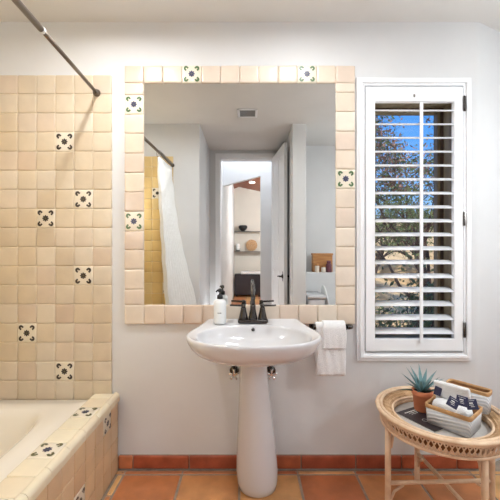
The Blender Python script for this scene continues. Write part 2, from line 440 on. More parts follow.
for a, b in zip(ry, ry[1:]): bt(336, a, 355.5, b, abs((a+b)/2-178.5) < 5)
brd = obj('mirror_border', bm, [frame_tile, grout, deco_tile, ink_green, ink_navy, ink_olive])
brd.name = 'trim_4'; struct(brd)
mt = boxo('wall_mirror', (q(143), q(336.3), -.010, -.001, qz(305.2), qz(82)), mirrorm)
tag(mt, 'large rectangular wall mirror inside the cream tile border above the sink', 'mirror')

# ------------------------------------------------------------------ window: wood frame and pane set deep in the wall
bm = bmesh.new()
fw = .012
box(bm, WX0, WX0+fw, .0, .21, WZ0, WZ1); box(bm, WX1-fw, WX1, .0, .21, WZ0, WZ1)
box(bm, WX0, WX1, .0, .21, WZ0, WZ0+fw); box(bm, WX0, WX1, .0, .21, WZ1-fw, WZ1)
box(bm, WX0+fw, WX0+fw+.022, .13, .17, WZ0+fw, WZ1-fw, .003); box(bm, WX1-fw-.022, WX1-fw, .13, .17, WZ0+fw, WZ1-fw, .003)
box(bm, WX0+fw, WX1-fw, .13, .17, WZ0+fw, WZ0+fw+.025, .003); box(bm, WX0+fw, WX1-fw, .13, .17, WZ1-fw-.02, WZ1-fw, .003)
win = struct(obj('window_1', bm, jamb))
bm = bmesh.new(); box(bm, WX1-.018, WX1-.0125, .105, .206, WZ0+.012, WZ1-.012, .001); box(bm, WX0+.013, WX1-.019, .105, .206, WZ1-.02, WZ1-.0125, .001)
obj('dark_stop', bm, principled('dark_brown_wood', srgb(74, 54, 40), .5)[0], win)
pane = boxo('window_pane', (WX0+fw+.02, WX1-fw-.02, .146, .150, WZ0+fw+.02, WZ1-fw-.018), glassm, win)

# plantation shutter, hinged in its casing frame
def rect_frame(bm, x0, x1, z0, z1, wd, y0, y1, bev=.003):
    box(bm, x0, x0+wd, y0, y1, z0, z1, bev); box(bm, x1-wd, x1, y0, y1, z0, z1, bev)
    box(bm, x0+wd-.003, x1-wd+.003, y0, y1, z0, z0+wd, bev); box(bm, x0+wd-.003, x1-wd+.003, y0, y1, z1-wd, z1, bev)
def wx(px): return (px-248)/176.5
def wz(py): return 1.25-(py-250)/176.5
sh = thing('window_shutter', 'white louvered plantation shutter on the window right of the mirror', 'window shutter', (wx(414), 0, wz(361)))
bm = bmesh.new()
rect_frame(bm, wx(357), wx(471.5), wz(361), wz(77.5), .045, -.018, 0)
rect_frame(bm, wx(359.5), wx(469), wz(358), wz(80), .018, -.028, -.016, .004)
obj('casing', bm, whitep, sh)
bm = bmesh.new()
y0, y1 = -.026, .004
box(bm, wx(365.5), wx(374.5), y0, y1, wz(350.5), wz(87.5), .002); box(bm, wx(453.5), wx(462.3), y0, y1, wz(350.5), wz(87.5), .002)
box(bm, wx(374.3), wx(453.7), y0, y1, wz(350.5), wz(338.5), .002); box(bm, wx(374.3), wx(453.7), y0, y1, wz(102), wz(87.5), .002)
pfo = obj('panel_frame', bm, whitep, sh)
ys = [108.5, 122.3, 136] + [136+13.93*k for k in range(1, 15)]
for k, py in enumerate(ys):
    bm = bmesh.new(); n = 16; a = math.radians(21); c0 = Vector((0, .004, wz(py)-.004))
    R0 = []; R1 = []
    for i in range(n):
        t = 2*PI*i/n
        dy, dz = .0315*math.cos(t), .0052*math.sin(t)
        yy = dy*math.cos(a)-dz*math.sin(a); zz = dy*math.sin(a)+dz*math.cos(a)
        R0.append(bm.verts.new((wx(375.2), c0.y+yy, c0.z+zz))); R1.append(bm.verts.new((wx(453), c0.y+yy, c0.z+zz)))
    for i in range(n):
        f = bm.faces.new((R0[i], R0[(i+1) % n], R1[(i+1) % n], R1[i])); f.smooth = True
    bm.faces.new(R0); bm.faces.new(R1)
    obj('louver', bm, whitep, sh)
bm = bmesh.new(); box(bm, wx(418), wx(421), -.043, -.033, wz(342), wz(104), .002)
obj('tilt_rod', bm, whitep, sh)
for (pa, pb) in ((97, 112), (212, 226), (322, 337)):
    bm = bmesh.new(); tube(bm, [(wx(462.5), -.031, wz(pb)), (wx(462.5), -.031, wz(pa))], .0045, 8)
    box(bm, wx(462.5), wx(464.5), -.0305, -.0275, wz(pb), wz(pa))
    obj('hinge', bm, bronze, pfo)
bm = bmesh.new(); box(bm, wx(412.8), wx(414), -.031, -.026, wz(98), wz(95), .001)
obj('catch', bm, bronze, sh)

# ------------------------------------------------------------------ outside: hillside, tree, bushes, boulders
bm = bmesh.new(); nx, ny = 50, 50; G = []
def hz(x, y):
    return -.25 + .13*max(0, y-1.3) + .25*math.sin(x*.7+1)*math.sin(y*.35)*min(1, y/6) + .12*math.sin(2.3*x+y)*min(1, y/8)
for j in range(ny):
    y = .25 + (j/(ny-1))**1.6*42
    G.append([bm.verts.new((-14+44*i/(nx-1), y, hz(-14+44*i/(nx-1), y))) for i in range(nx)])
for j in range(ny-1):
    for i in range(nx-1):
        f = bm.faces.new((G[j][i], G[j][i+1], G[j+1][i+1], G[j+1][i])); f.smooth = True
hill = struct(obj('hillside', bm, hillm), 'dry tan hillside outside the window', 'hillside')

def leaf_quad(bm, p, s, mi=0):
    d = Vector((random.gauss(0, 1), random.gauss(0, 1), random.gauss(0, 1))).normalized()
    e = d.cross(Vector((random.gauss(0, 1), random.gauss(0, 1), random.gauss(0, 1)))).normalized()
    v = [bm.verts.new(p-d*s), bm.verts.new(p+e*s*.42), bm.verts.new(p+d*s), bm.verts.new(p-e*s*.42)]
    f = bm.faces.new(v); f.material_index = mi
def grow(bw, bl, p, d, L, r, depth, leafdens, rust_from):
    n = 4; pts = [p]; q_ = p.copy(); dd = d.copy()
    for i in range(n):
        dd = (dd+Vector((random.gauss(0, .16), random.gauss(0, .16), random.gauss(0, .12)))).normalized()
        q_ = q_+dd*(L/n); pts.append(q_.copy())
    tube(bw, pts, [r*(1-.5*i/n) for i in range(n+1)], 5 if depth < 3 else 6)
    if depth <= 1:
        for i in range(int(leafdens*(1.5 if depth == 0 else .7))):
            pp = pts[random.randint(1, n)]+Vector((random.gauss(0, .07), random.gauss(0, .07), random.gauss(0, .07)))
            if pp.z < rust_from: mi = random.choice((0, 0, 1))
            else: mi = random.choice((2, 2, 1, 0))
            leaf_quad(bl, pp, random.uniform(.018, .04), mi)
    if depth == 0: return
    for k in range(random.choice((2, 3, 3))):
        i = random.randint(2, n)
        nd = (dd+Vector((random.gauss(0, .55), random.gauss(0, .5), random.gauss(.05, .4)))).normalized()
        grow(bw, bl, pts[i], nd, L*random.uniform(.6, .8), r*.55, depth-1, leafdens, rust_from)
def tree(name, label, loc, h, seed, stems, dens, rust, depth=4):
    random.seed(seed)
    t = thing(name, label, 'tree', loc)
    bw, bl = bmesh.new(), bmesh.new()
    for s in range(stems):
        d = Vector((random.uniform(-.5, .5), random.uniform(-.35, .35), 1)).normalized()
        grow(bw, bl, Vector(loc)+Vector((random.uniform(-.1, .1), 0, -.05)), d, h*.36, h*(.016 if h < 3.2 else .008), depth, dens, rust)
    obj('trunk', bw, barkm, t, recalc=False); obj('foliage', bl, [leafm, leafd, leafr], t, recalc=False)
    return t
tree('desert_tree', 'thin branched tree with sparse rust and green leaves outside the window', (3.15, 3.9, hz(3.15, 3.9)), 4.6, 11, 9, 26, 2.1)
tree('leafy_tree', 'low green tree with tangled branches behind the lower shutter louvers', (1.62, 1.5, hz(1.62, 1.5)), 1.55, 23, 9, 4, 9.0)
tree('olive_tree', 'small dark green tree farther up the slope at left of the window', (3.3, 7.2, hz(3.3, 7.2)), 2.9, 5, 6, 22, 9.0)
tree('far_tree', 'distant green tree near the middle of the window on the hillside', (7.2, 12.5, hz(7.2, 12.5)), 3.0, 31, 4, 16, 9.0, 3)
def bush(name, label, c, r, n, seed):
    random.seed(seed); t = thing(name, label, 'bush', (c[0], c[1], c[2]-r*.6))
    bl = bmesh.new(); bw = bmesh.new()
    for i in range(n):
        v = Vector((random.gauss(0, 1), random.gauss(0, 1), abs(random.gauss(0, 1))-.4)).normalized()*r*random.uniform(.55, 1.0)
        leaf_quad(bl, Vector(c)+v, random.uniform(.025, .05), random.choice((0, 1, 1)))
    for i in range(14):
        v = Vector((random.gauss(0, 1), random.gauss(0, 1), abs(random.gauss(0, 1)))).normalized()*r*.9
        tube(bw, [Vector((c[0], c[1], c[2]-r*.9)), Vector(c)+v*.5, Vector(c)+v], [.012, .008, .003], 5)
    obj('foliage', bl, [leafm, leafd], t, recalc=False); obj('stems', bw, barkm, t, recalc=False)
bush('bush', 'dark green bush at the right bottom of the window view', (2.75, 3.0, .12), .30, 600, 4)
def boulder(label, c, r, seed):
    random.seed(seed); bm = bmesh.new(); bmesh.ops.create_icosphere(bm, subdivisions=3, radius=1)
    k = [Vector((random.gauss(0, 1), random.gauss(0, 1), random.gauss(0, 1))).normalized() for _ in range(9)]
    for v in bm.verts:
        p = v.co.normalized(); s = 1
        for d in k: s = min(s, .72/max(.72, p.dot(d))) if p.dot(d) > .72 else s
        v.co = Vector(c)+Vector((p.x*r*1.25, p.y*r, p.z*r*.75))*s
    o = obj('boulder', bm, rockm); tag(o, label, 'boulder')
boulder('large tan boulder on the slope behind the tangled branches', (4.4, 7.6, hz(4.4, 7.6)+.1), .75, 1)
boulder('pale boulder low at the left of the window view', (2.6, 5.2, hz(2.6, 5.2)+.05), .35, 2)
boulder('rounded boulder at the right of the window view uphill', (6.2, 9.0, hz(6.2, 9.0)+.15), .9, 6)

# ------------------------------------------------------------------ bathtub and tiled surround
random.seed(21)
DX1, DX0, DZ = -.733, -.870, .437
ts = thing('tub_surround', 'cream tiled ledge and side wall around the bathtub with painted tiles', 'tub surround', ((DX0+DX1)/2, -.8, 0))
bm = bmesh.new(); box(bm, DX0+.004, DX1-.016, -1.598, -.016, 0, DZ-.014)
obj('core', bm, grout, ts)
bm = bmesh.new(); fr = (Vector((0, 0, DZ-.012)), X, Y, Z)
y = -.014; k = 0
while y > -1.58:
    y2 = max(y-TP, -1.598); de = k in (2, 5, 8, 11)
    if k == 0: y2 = -.076
    tile(bm, fr, DX0, y2, DX0+.108, y, .012, .003, mi=1 if de else 0)
    if de: motif(bm, fr, DX0+.054, (y+y2)/2, TP, .0137, 2, 3, 4)
    y = y2; k += 1
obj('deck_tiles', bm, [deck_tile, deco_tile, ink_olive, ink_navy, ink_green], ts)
bm = bmesh.new(); y = -.003; k = 0
while y > -1.58:   # rounded edge caps
    y2 = max(y-TP*1.25, -1.598)
    prof = [(DX0+.1095, DZ-.012)] + [(DX0+.1095, DZ+.001)] + [(DX1-.022+.024*math.sin(a), DZ-.022+.024*math.cos(a)) for a in [PI/2*i/7 for i in range(8)]] + [(DX1+.002, DZ-.044), (DX1-.014, DZ-.044), (DX1-.014, DZ-.012)]
    A = [bm.verts.new((px, y2+.0012, pz)) for px, pz in prof]; B = [bm.verts.new((px, y-.0012, pz)) for px, pz in prof]
    n = len(prof)
    for i in range(n): bm.faces.new((A[i], A[(i+1) % n], B[(i+1) % n], B[i]))
    bm.faces.new(A); bm.faces.new(B)
    y = y2
obj('edge_trim', bm, deck_tile, ts)
bm = bmesh.new(); fr = (Vector((DX1-.016, 0, 0)), Y, Z, X)
TS = (DZ-.046)/4.0; r0 = DZ-.046
for i in range(16):
    y1 = -.016-i*TS
    if y1-TS < -1.6: break
    for j in range(4):
        z1 = r0-j*TS
        de = (i, j) in ((1, 0), (4, 2), (8, 1), (11, 3))
        tile(bm, fr, y1-TS, z1-TS, y1, z1, .013, .003, mi=1 if de else 0)
        if de: motif(bm, fr, y1-TS/2, z1-TS/2, TS, .0146, 2, 2, 3)
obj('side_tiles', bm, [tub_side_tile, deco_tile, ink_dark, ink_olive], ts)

tub = thing('bathtub', 'cream drop-in bathtub with rounded basin beside the tiled ledge', 'bathtub', (-1.275, -.8, 0))
bm = bmesh.new(); N = 72
ox0, ox1, oy0, oy1 = -1.632, DX0-.001, -1.582, -.018
cx, cy = -1.262, -.80
def rr(hx, hy, rad, z, cxx=cx, cyy=cy, n=N):
    out = []
    for k in range(n):
        a = 2*PI*k/n; e_ = rad
        c_, s_ = math.cos(a), math.sin(a)
        out.append(bm.verts.new((cxx+hx*math.copysign(abs(c_)**e_, c_), cyy+hy*math.copysign(abs(s_)**e_, s_), z)))
    return out
rings = [rr((ox1-ox0)/2, (oy1-oy0)/2, .02, .25, (ox0+ox1)/2, (oy0+oy1)/2), rr((ox1-ox0)/2, (oy1-oy0)/2, .02, .398, (ox0+ox1)/2, (oy0+oy1)/2),
         rr((ox1-ox0)/2-.006, (oy1-oy0)/2-.006, .03, .405, (ox0+ox1)/2, (oy0+oy1)/2),
         rr(.262, .675, .42, .404), rr(.250, .665, .43, .401), rr(.240, .65, .45, .392), rr(.230, .635, .47, .372), rr(.218, .61, .50, .33),
         rr(.205, .56, .56, .22), rr(.175, .50, .6, .11), rr(.13, .43, .7, .075), rr(.06, .3, .9, .068)]
for A, B in zip(rings, rings[1:]):
    for k in range(N):
        f = bm.faces.new((A[k], A[(k+1) % N], B[(k+1) % N], B[k])); f.smooth = True
bm.faces.new(rings[-1])
tub_o = obj('basin', bm, tubm, tub)
bm = bmesh.new(); lathe(bm, [(.001, .0705), (.028, .0705), (.03, .072), (.024, .074), (.001, .0745)], -1.275, -1.15, 20)
obj('drain', bm, chrome, tub_o)

# ------------------------------------------------------------------ shower rod, flange and curtain
pA = Vector((-.857, -.014, 2.14)); pB = Vector((-.775, -1.585, 2.12))
rod = thing('shower_rod', 'dark bronze shower curtain rod running from the tiled wall above the tub', 'shower rod', pA)
bm = bmesh.new(); dirv = (pB-pA); mid = pA+dirv*.362
tube(bm, [pA, mid], .0095, 14); obj('thin_tube', bm, rodm, rod)
bm = bmesh.new(); tube(bm, [mid+dirv*.004, pB], .0125, 14); obj('wide_tube', bm, rodm, rod)
bm = bmesh.new(); tube(bm, [mid-dirv*.004, mid+dirv*.005], .0135, 14); c_ = obj('joint_ring', bm, whiteplas, rod); c_['label'] = 'pale joint ring'
for p, s in ((pA, 1), (pB, -1)):
    bm = bmesh.new(); dn = dirv.normalized()*s
    tube(bm, [p-dn*.001, p+dn*.004, p+dn*.006, p+dn*.02, p+dn*.026], [.02, .021, .018, .016, .011], 20); obj('end_flange', bm, rodm, rod)

cur = thing('shower_curtain', 'white textured shower curtain gathered at the end of the rod, seen in the mirror', 'shower curtain', (-.72, -1.35, .3))
bm = bmesh.new(); nu, nv = 120, 26; G = []
for j in range(nv):
    v = j/(nv-1); row = []
    z = 2.085-v*(2.085-.47)
    for i in range(nu):
        u = i/(nu-1)
        yy = -1.13-.41*u - .03*v
        xr = -.80 + (-.775+.80)*u*1.0
        flare = .055+.20*u*v**.9 + .02*v
        amp = (.016+.016*v)
        xx = xr + flare*min(1, v*1.2+.0) - .005 + amp*math.sin(u*2*PI*11+.6*math.sin(v*3)) + .004*math.sin(40*v+9*u)
        row.append(bm.verts.new((xx, yy, z)))
    G.append(row)
for j in range(nv-1):
    for i in range(nu-1):
        f = bm.faces.new((G[j][i], G[j][i+1], G[j+1][i+1], G[j+1][i])); f.smooth = True
co = obj('cloth', bm, curtm, cur, recalc=False)
sm = co.modifiers.new('thick', 'SOLIDIFY'); sm.thickness = .002
for k in range(10):
    yy = -1.14-.041*k; t_ = (yy-pA.y)/(pB.y-pA.y); xc = pA.x+(pB.x-pA.x)*t_; zc = pA.z+(pB.z-pA.z)*t_
    bm = bmesh.new(); tube(bm, [(xc+.024*math.cos(a), yy, zc-.012+.030*math.sin(a)) for a in [2*PI*i/16 for i in range(16)]], .0018, 6, closed=True)
    obj('curtain_ring', bm, rodm, cur)

# ------------------------------------------------------------------ pedestal sink
SX = .027
sink = thing('pedestal_sink', 'white porcelain pedestal sink below the mirror', 'sink', (SX, -.2, 0))
half = [(0, -.015), (.17, -.015), (.236, -.017), (.256, -.035), (.268, -.09), (.290, -.17), (.312, -.25), (.319, -.32), (.306, -.39), (.262, -.455), (.19, -.502), (.10, -.53), (0, -.538)]
full = half + [(-x, y) for x, y in half[-2:0:-1]]
def catmull(P, n):
    out = []; m = len(P)
    for i in range(m):
        p0, p1, p2, p3 = (Vector((*P[(i+k-1) % m], 0)) for k in range(4))
        for j in range(n):
            t = j/n
            out.append(.5*((2*p1)+(-p0+p2)*t+(2*p0-5*p1+4*p2-p3)*t*t+(-p0+3*p1-3*p2+p3)*t**3))
    return out
OUT = catmull(full, 4); NN = len(OUT)
RZ = .848
def zrim(y): return RZ + (.013*max(0, min(1, (y+.20)/.19))**1.3)
C0 = Vector((0, -.24, 0))
def ring_out(s, z, add=0, cy_=None, follow=0):
    c0 = Vector((0, cy_ if cy_ is not None else -.24, 0))
    return [bm.verts.new((SX+(c0+(p-c0)*s).x, min((c0+(p-c0)*s).y, -.003), (z if not follow else zrim(p.y)+z))) for p in OUT]
def ring_bowl(rx_, ry_, z, cy_=-.315, follow=0):
    R = []
    for p in OUT:
        d = p-Vector((0, -.27, 0)); a = math.atan2(d.y/.265, d.x/.315)
        e_ = .86
        c_, s_ = math.cos(a), math.sin(a)
        yy = cy_+ry_*math.copysign(abs(s_)**e_, s_)
        R.append(bm.verts.new((SX+rx_*math.copysign(abs(c_)**e_, c_), yy, z if not follow else zrim(yy)+z)))
    return R
bm = bmesh.new()
rings = [ring_out(.20, .697, cy_=-.15), ring_out(.36, .700, cy_=-.17), ring_out(.56, .716, cy_=-.19), ring_out(.74, .738, cy_=-.21), ring_out(.86, .763), ring_out(.94, .790), ring_out(.985, .818),
         ring_out(1.0, -.016, follow=1), ring_out(1.0, -.006, follow=1), ring_out(.992, -.001, follow=1), ring_out(.978, .001, follow=1),
         ring_out(.955, -.001, follow=1), ring_out(.93, -.004, follow=1),
         ring_bowl(.280, .204, -.006, follow=1), ring_bowl(.274, .198, -.009, follow=1), ring_bowl(.269, .193, -.020, follow=1), ring_bowl(.262, .187, -.036, follow=1), ring_bowl(.240, .168, .785), ring_bowl(.19, .135, .765), ring_bowl(.13, .09, .742), ring_bowl(.06, .045, .735), ring_bowl(.022, .022, .734)]
for A, B in zip(rings, rings[1:]):
    for k in range(NN):
        f = bm.faces.new((A[k], A[(k+1) % NN], B[(k+1) % NN], B[k])); f.smooth = True
bm.faces.new(rings[0]); bm.faces.new(rings[-1])
basin_o = obj('basin', bm, porc, sink)
bm = bmesh.new()
lathe(bm, [(.088, 0), (.098, .008), (.106, .04), (.109, .10), (.105, .18), (.097, .28), (.088, .40), (.080, .50), (.074, .58), (.0715, .64), (.073, .68), (.082, .70), (.10, .712)], SX+.002, -.15, 48, sy=.93)
for v in bm.verts: v.co.x += .022*max(0, 1-v.co.z/.62)
obj('pedestal', bm, porc, sink)
bm = bmesh.new(); tube(bm, [(SX, -.136, .8245), (SX, -.1265, .8275)], [.0085, .0085], 16); obj('overflow_hole', bm, bronze, basin_o)
bm = bmesh.new(); lathe(bm, [(.001, .735), (.02, .735), (.022, .738), (.012, .741), (.001, .741)], SX, -.315, 20); obj('drain', bm, bronze, basin_o)

# faucet
FZ = .857; FY = -.083
fa = thing('faucet', 'dark bronze two handle faucet on the back of the sink', 'faucet', (SX, FY, FZ))
bm = bmesh.new(); box(bm, SX-.082, SX+.082, FY-.027, FY+.027, FZ-.004, FZ+.016, .007, seg=3); obj('base_plate', bm, bronze, fa, True)
bell = [(.024, .014), (.025, .022), (.022, .034), (.018, .052), (.0145, .070), (.015, .076), (.012, .080)]
for s in (-1, 1):
    hx = SX+s*.052
    bm = bmesh.new(); lathe(bm, [(r, FZ+z) for r, z in bell], hx, FY, 24); po = obj('handle_post', bm, bronze, fa)
    bm = bmesh.new(); lathe(bm, [(.011, FZ+.079), (.0125, FZ+.086), (.012, FZ+.094), (.006, FZ+.098)], hx, FY, 20)
    tube(bm, [(hx-s*.004, FY, FZ+.089), (hx+s*.03, FY-.003, FZ+.090), (hx+s*.068, FY-.006, FZ+.0915), (hx+s*.074, FY-.006, FZ+.0915)], [.006, .0055, .005, .0042], 12)
    obj('lever_handle', bm, bronze, po)
bm = bmesh.new(); lathe(bm, [(.024, FZ+.014), (.025, FZ+.024), (.021, FZ+.04), (.0165, FZ+.062), (.0145, FZ+.082), (.0155, FZ+.088), (.012, FZ+.094)], SX, FY, 24); obj('spout_base', bm, bronze, fa)
bm = bmesh.new()
pts = [(SX, FY, FZ+.085), (SX, FY, FZ+.15)] + [(SX, FY-.052+.052*math.cos(a), FZ+.155+.050*math.sin(a)) for a in [PI*i/12 for i in range(13)]] + [(SX, FY-.104, FZ+.14)]
tube(bm, pts, [.011, .0105]+[.0102]*13+[.0115], 16); obj('spout', bm, bronze, fa)

# soap bottle
bp = Vector(((220-248)/F*1.86, -.10, .8515))
so = thing('soap_bottle', 'white pump soap bottle with black pump on the sink ledge', 'soap bottle', bp)
bm = bmesh.new(); lathe(bm, [(.030, bp.z+.0015), (.0335, bp.z+.005), (.034, bp.z+.012), (.034, bp.z+.108), (.032, bp.z+.120), (.024, bp.z+.130), (.013, bp.z+.134)], bp.x, bp.y, 32); bbo = obj('bottle_body', bm, whiteplas, so)
bm = bmesh.new(); lathe(bm, [(.013, bp.z+.133), (.0155, bp.z+.136), (.0155, bp.z+.152), (.010, bp.z+.156), (.0055, bp.z+.16), (.0055, bp.z+.176)], bp.x, bp.y, 24); obj('pump_collar', bm, blackp, so)
bm = bmesh.new(); lathe(bm, [(.010, bp.z+.172), (.011, bp.z+.176), (.010, bp.z+.187), (.004, bp.z+.19)], bp.x, bp.y, 20)
tube(bm, [(bp.x, bp.y, bp.z+.182), (bp.x-.012, bp.y-.022, bp.z+.182), (bp.x-.017, bp.y-.034, bp.z+.176)], [.0055, .0045, .0038], 10); obj('pump_head', bm, blackp, so)
bm = bmesh.new()   # the small dark line of writing on the bottle
for k in range(7):
    a = -PI/2-.30+k*.09; wd = .028
    pr = [(a, -.003), (a+.055, -.003), (a+.055, .003), (a, .003)]
    f = bm.faces.new([bm.verts.new((bp.x+.0343*math.cos(x), bp.y+.0343*math.sin(x), bp.z+.062+zz*(1 if k % 2 else .7))) for x, zz in pr])
lb = obj('lettering', bm, blackp, bbo); lb['label'] = 'small dark line of lettering'

# shut-off valves on the wall behind the pedestal
for s, px in ((-1, 234), (1, 271.5)):
    vx = (px-248)/F*1.90; vz = 1.25-125/F*1.89
    va = thing('shutoff_valve', ('chrome shutoff valve left of the sink pedestal' if s < 0 else 'chrome shutoff valve right of the sink pedestal'), 'valve', (vx, 0, vz), 'shutoff valves under the sink')
    bm = bmesh.new(); tube(bm, [(vx, -.0005, vz), (vx, -.004, vz), (vx, -.008, vz)], [.028, .027, .016], 20); obj('wall_plate', bm, bronze, va)
    bm = bmesh.new(); tube(bm, [(vx, -.004, vz), (vx, -.058, vz)], .0105, 14); tube(bm, [(vx, -.042, vz-.006), (vx, -.042, vz+.032)], .009, 12)
    vb = obj('valve_body', bm, bronze, va)
    bm = bmesh.new()
    for k in range(5):
        a = 2*PI*k/5+.3
        tube(bm, [(vx, -.066, vz), (vx+.020*math.cos(a), -.068, vz+.020*math.sin(a)), (vx+.029*math.cos(a), -.068, vz+.029*math.sin(a))], [.006, .0055, .0075], 8)
    tube(bm, [(vx, -.058, vz), (vx, -.072, vz)], [.009, .007], 12)
    hh = obj('valve_handle', bm, chrome, vb); hh['label'] = 'chrome cross handle'
    bm = bmesh.new(); tube(bm, [(vx, -.042, vz+.028), (vx, -.044, vz+.08), (vx-s*.01, -.06, vz+.13), (vx-s*.015, -.07, vz+.165)], .0045, 10); obj('supply_line', bm, chrome, va)

# towel bar and hand towel
BZ = .828; BY = -.075
tb = thing('towel_bar', 'short black towel bar right of the sink under the mirror border', 'towel bar', (.46, 0, BZ))
bm = bmesh.new(); tube(bm, [(.368, BY, BZ), (.575, BY, BZ)], .0085, 14); obj('bar', bm, bronze, tb)
for xx in (.372, .558):
    bm = bmesh.new(); tube(bm, [(xx, -.001, BZ-.01), (xx, -.006, BZ-.01), (xx, -.01, BZ-.01)], [.024, .023, .014], 20)
    tube(bm, [(xx, -.006, BZ-.01), (xx, -.035, BZ-.012), (xx, BY+.012, BZ-.010), (xx, BY, BZ)], [.010, .009, .009, .012], 14)
    tube(bm, [(xx-.013, BY, BZ), (xx+.013, BY, BZ)], .0135, 14)
    obj('bracket', bm, bronze, tb)
tw = thing('hand_towel', 'white hand towel folded over the short black towel bar', 'towel', (.455, BY, .56))
def drape(x0, x1, off, zf, zb, thick, seed, name, par):
    random.seed(seed); bm = bmesh.new(); r = .0125+off
    path = [(BY-r, zf+(BZ-zf)*t) for t in [i/14 for i in range(15)]]
    path += [(BY-r*math.cos(a), BZ+r*math.sin(a)) for a in [PI*i/8 for i in range(1, 8)]]
    path += [(BY+r, BZ-(BZ-zb)*t) for t in [i/8 for i in range(9)]]
    nu = 22; G = []
    for j, (yy, zz) in enumerate(path):
        row = []
        for i in range(nu):
            u = i/(nu-1); sag = (BZ-zz)
            wob = .0028*math.sin(u*9+seed)*min(1, sag*6)+.0022*math.sin(u*23+zz*20+seed)*min(1, sag*4)
            edge = .004*math.sin(zz*60+seed*2) if i in (0,) else (.002*math.sin(zz*50) if i == nu-1 else 0)
            row.append(bm.verts.new((x0+(x1-x0)*u+edge, yy+(wob if j < 15 else 0), zz)))
        G.append(row)
    for j in range(len(path)-1):
        for i in range(nu-1): f = bm.faces.new((G[j][i], G[j][i+1], G[j+1][i+1], G[j+1][i])); f.smooth = True
    o = obj(name, bm, towelm, par, recalc=False)
    s_ = o.modifiers.new('t', 'SOLIDIFY'); s_.thickness = thick; s_.offset = 0
    b_ = o.modifiers.new('s', 'SUBSURF'); b_.levels = 1; b_.render_levels = 1
    return o
drape(.368, .527, .004, .562, .66, .007, 1, 'inner_fold', tw)
drape(.372, .530, .012, .570, .68, .007, 2, 'middle_fold', tw)
drape(.405, .531, .020, .715, .70, .0075, 3, 'outer_fold', tw)

# ------------------------------------------------------------------ rattan table
random.seed(5)
TC = Vector((.90, -.352, 0)); TZ = .495; TR = .275
tab = thing('rattan_table', 'round rattan side table with a tray top below the window', 'side table', TC)
def ringpts(r, z, n=72): return circ(TC.x, TC.y, z, r, n)
bm = bmesh.new(); tube(bm, ringpts(TR, TZ), .0095, 12, closed=True); tube(bm, ringpts(TR-.017, TZ+.002), .0075, 10, closed=True); obj('outer_rim', bm, ratt, tab)
bm = bmesh.new(); tube(bm, ringpts(.205, .474), .0065, 10, closed=True); tube(bm, ringpts(.203, .462), .005, 10, closed=True); obj('inner_rim', bm, ratt, tab)
bm = bmesh.new()
A = ringpts(TR-.012, TZ-.003); B = ringpts(.206, .472)
va_ = [bm.verts.new(p) for p in A]; vb_ = [bm.verts.new(p) for p in B]
vc_ = [bm.verts.new((p[0], p[1], p[2]-.004)) for p in A]; vd_ = [bm.verts.new((p[0], p[1], p[2]-.004)) for p in B]
for k in range(72):
    k2 = (k+1) % 72
    bm.faces.new((va_[k], va_[k2], vb_[k2], vb_[k])); bm.faces.new((vc_[k], vc_[k2], vd_[k2], vd_[k]))
for k in range(150):
    a = 2*PI*k/150
    for da in (.02, -.02):
        tube(bm, [(TC.x+(TR-.014)*math.cos(a), TC.y+(TR-.014)*math.sin(a), TZ), (TC.x+.24*math.cos(a+da/2), TC.y+.24*math.sin(a+da/2), .4905 if da > 0 else .4885), (TC.x+.207*math.cos(a+da), TC.y+.207*math.sin(a+da), .4755)], .0022, 5)
for r_, z_ in ((.222, .4805), (.238, .4865)): tube(bm, ringpts(r_, z_+.002), .002, 6, closed=True)
obj('woven_slope', bm, rattdark, tab)
bm = bmesh.new()
lathe(bm, [(.203, .462), (.200, .452), (.198, .452), (.198, .447), (.205, .447)], TC.x, TC.y, 72, cap=False)
for k in range(90):
    a = 2*PI*k/90; tube(bm, [(TC.x+.206*math.cos(a), TC.y+.206*math.sin(a), .475), (TC.x+.202*math.cos(a), TC.y+.202*math.sin(a), .450)], .0022, 5)
obj('well_side', bm, rattdark, tab)
bm = bmesh.new(); lathe(bm, [(.200, .446), (.200, .452), (.001, .452), (.001, .446)], TC.x, TC.y, 72, cap=False); o_ = obj('tray_bottom', bm, traym, tab); o_['label'] = 'pale grey tray bottom'
# lace band of cane loops below the rim
bm = bmesh.new(); LR = .258; LZ = .427
tube(bm, ringpts(LR, LZ), .0065, 10, closed=True); tube(bm, ringpts(LR, LZ+.013), .004, 8, closed=True)
tube(bm, ringpts(TR-.004, TZ-.014), .004, 8, closed=True)
lathe(bm, [(.232, .472), (.232, .432), (.228, .432), (.228, .472)], TC.x, TC.y, 72, cap=False, mi=1)  # brown ring added behind the loops, stands in for shade in their gaps
nl = 80
for k in range(nl):
    a0 = 2*PI*k/nl; am = 2*PI/nl
    def pt(f, g):
        r_ = LR+(TR-.004-LR)*g; z_ = LZ+.006+(TZ-.016-LZ-.006)*g
        return (TC.x+r_*math.cos(a0+am*f), TC.y+r_*math.sin(a0+am*f), z_)
    tube(bm, [pt(.0, 0), pt(.35, .3), pt(.5, .62), pt(.9, 1)], .0028, 6)
    tube(bm, [pt(1.0, 0), pt(.65, .3), pt(.5, .62), pt(.1, 1)], .0028, 6)
    tube(bm, [pt(.5+.32*math.cos(q_), .28+.2*math.sin(q_)) for q_ in [2*PI*i/8 for i in range(8)]], .0022, 5, closed=True)
obj('lace_band', bm, [ratt, wicker_in], tab)
legs = [(.652, -.362), (.945, -.592), (.918, -.098), (1.148, -.345)]
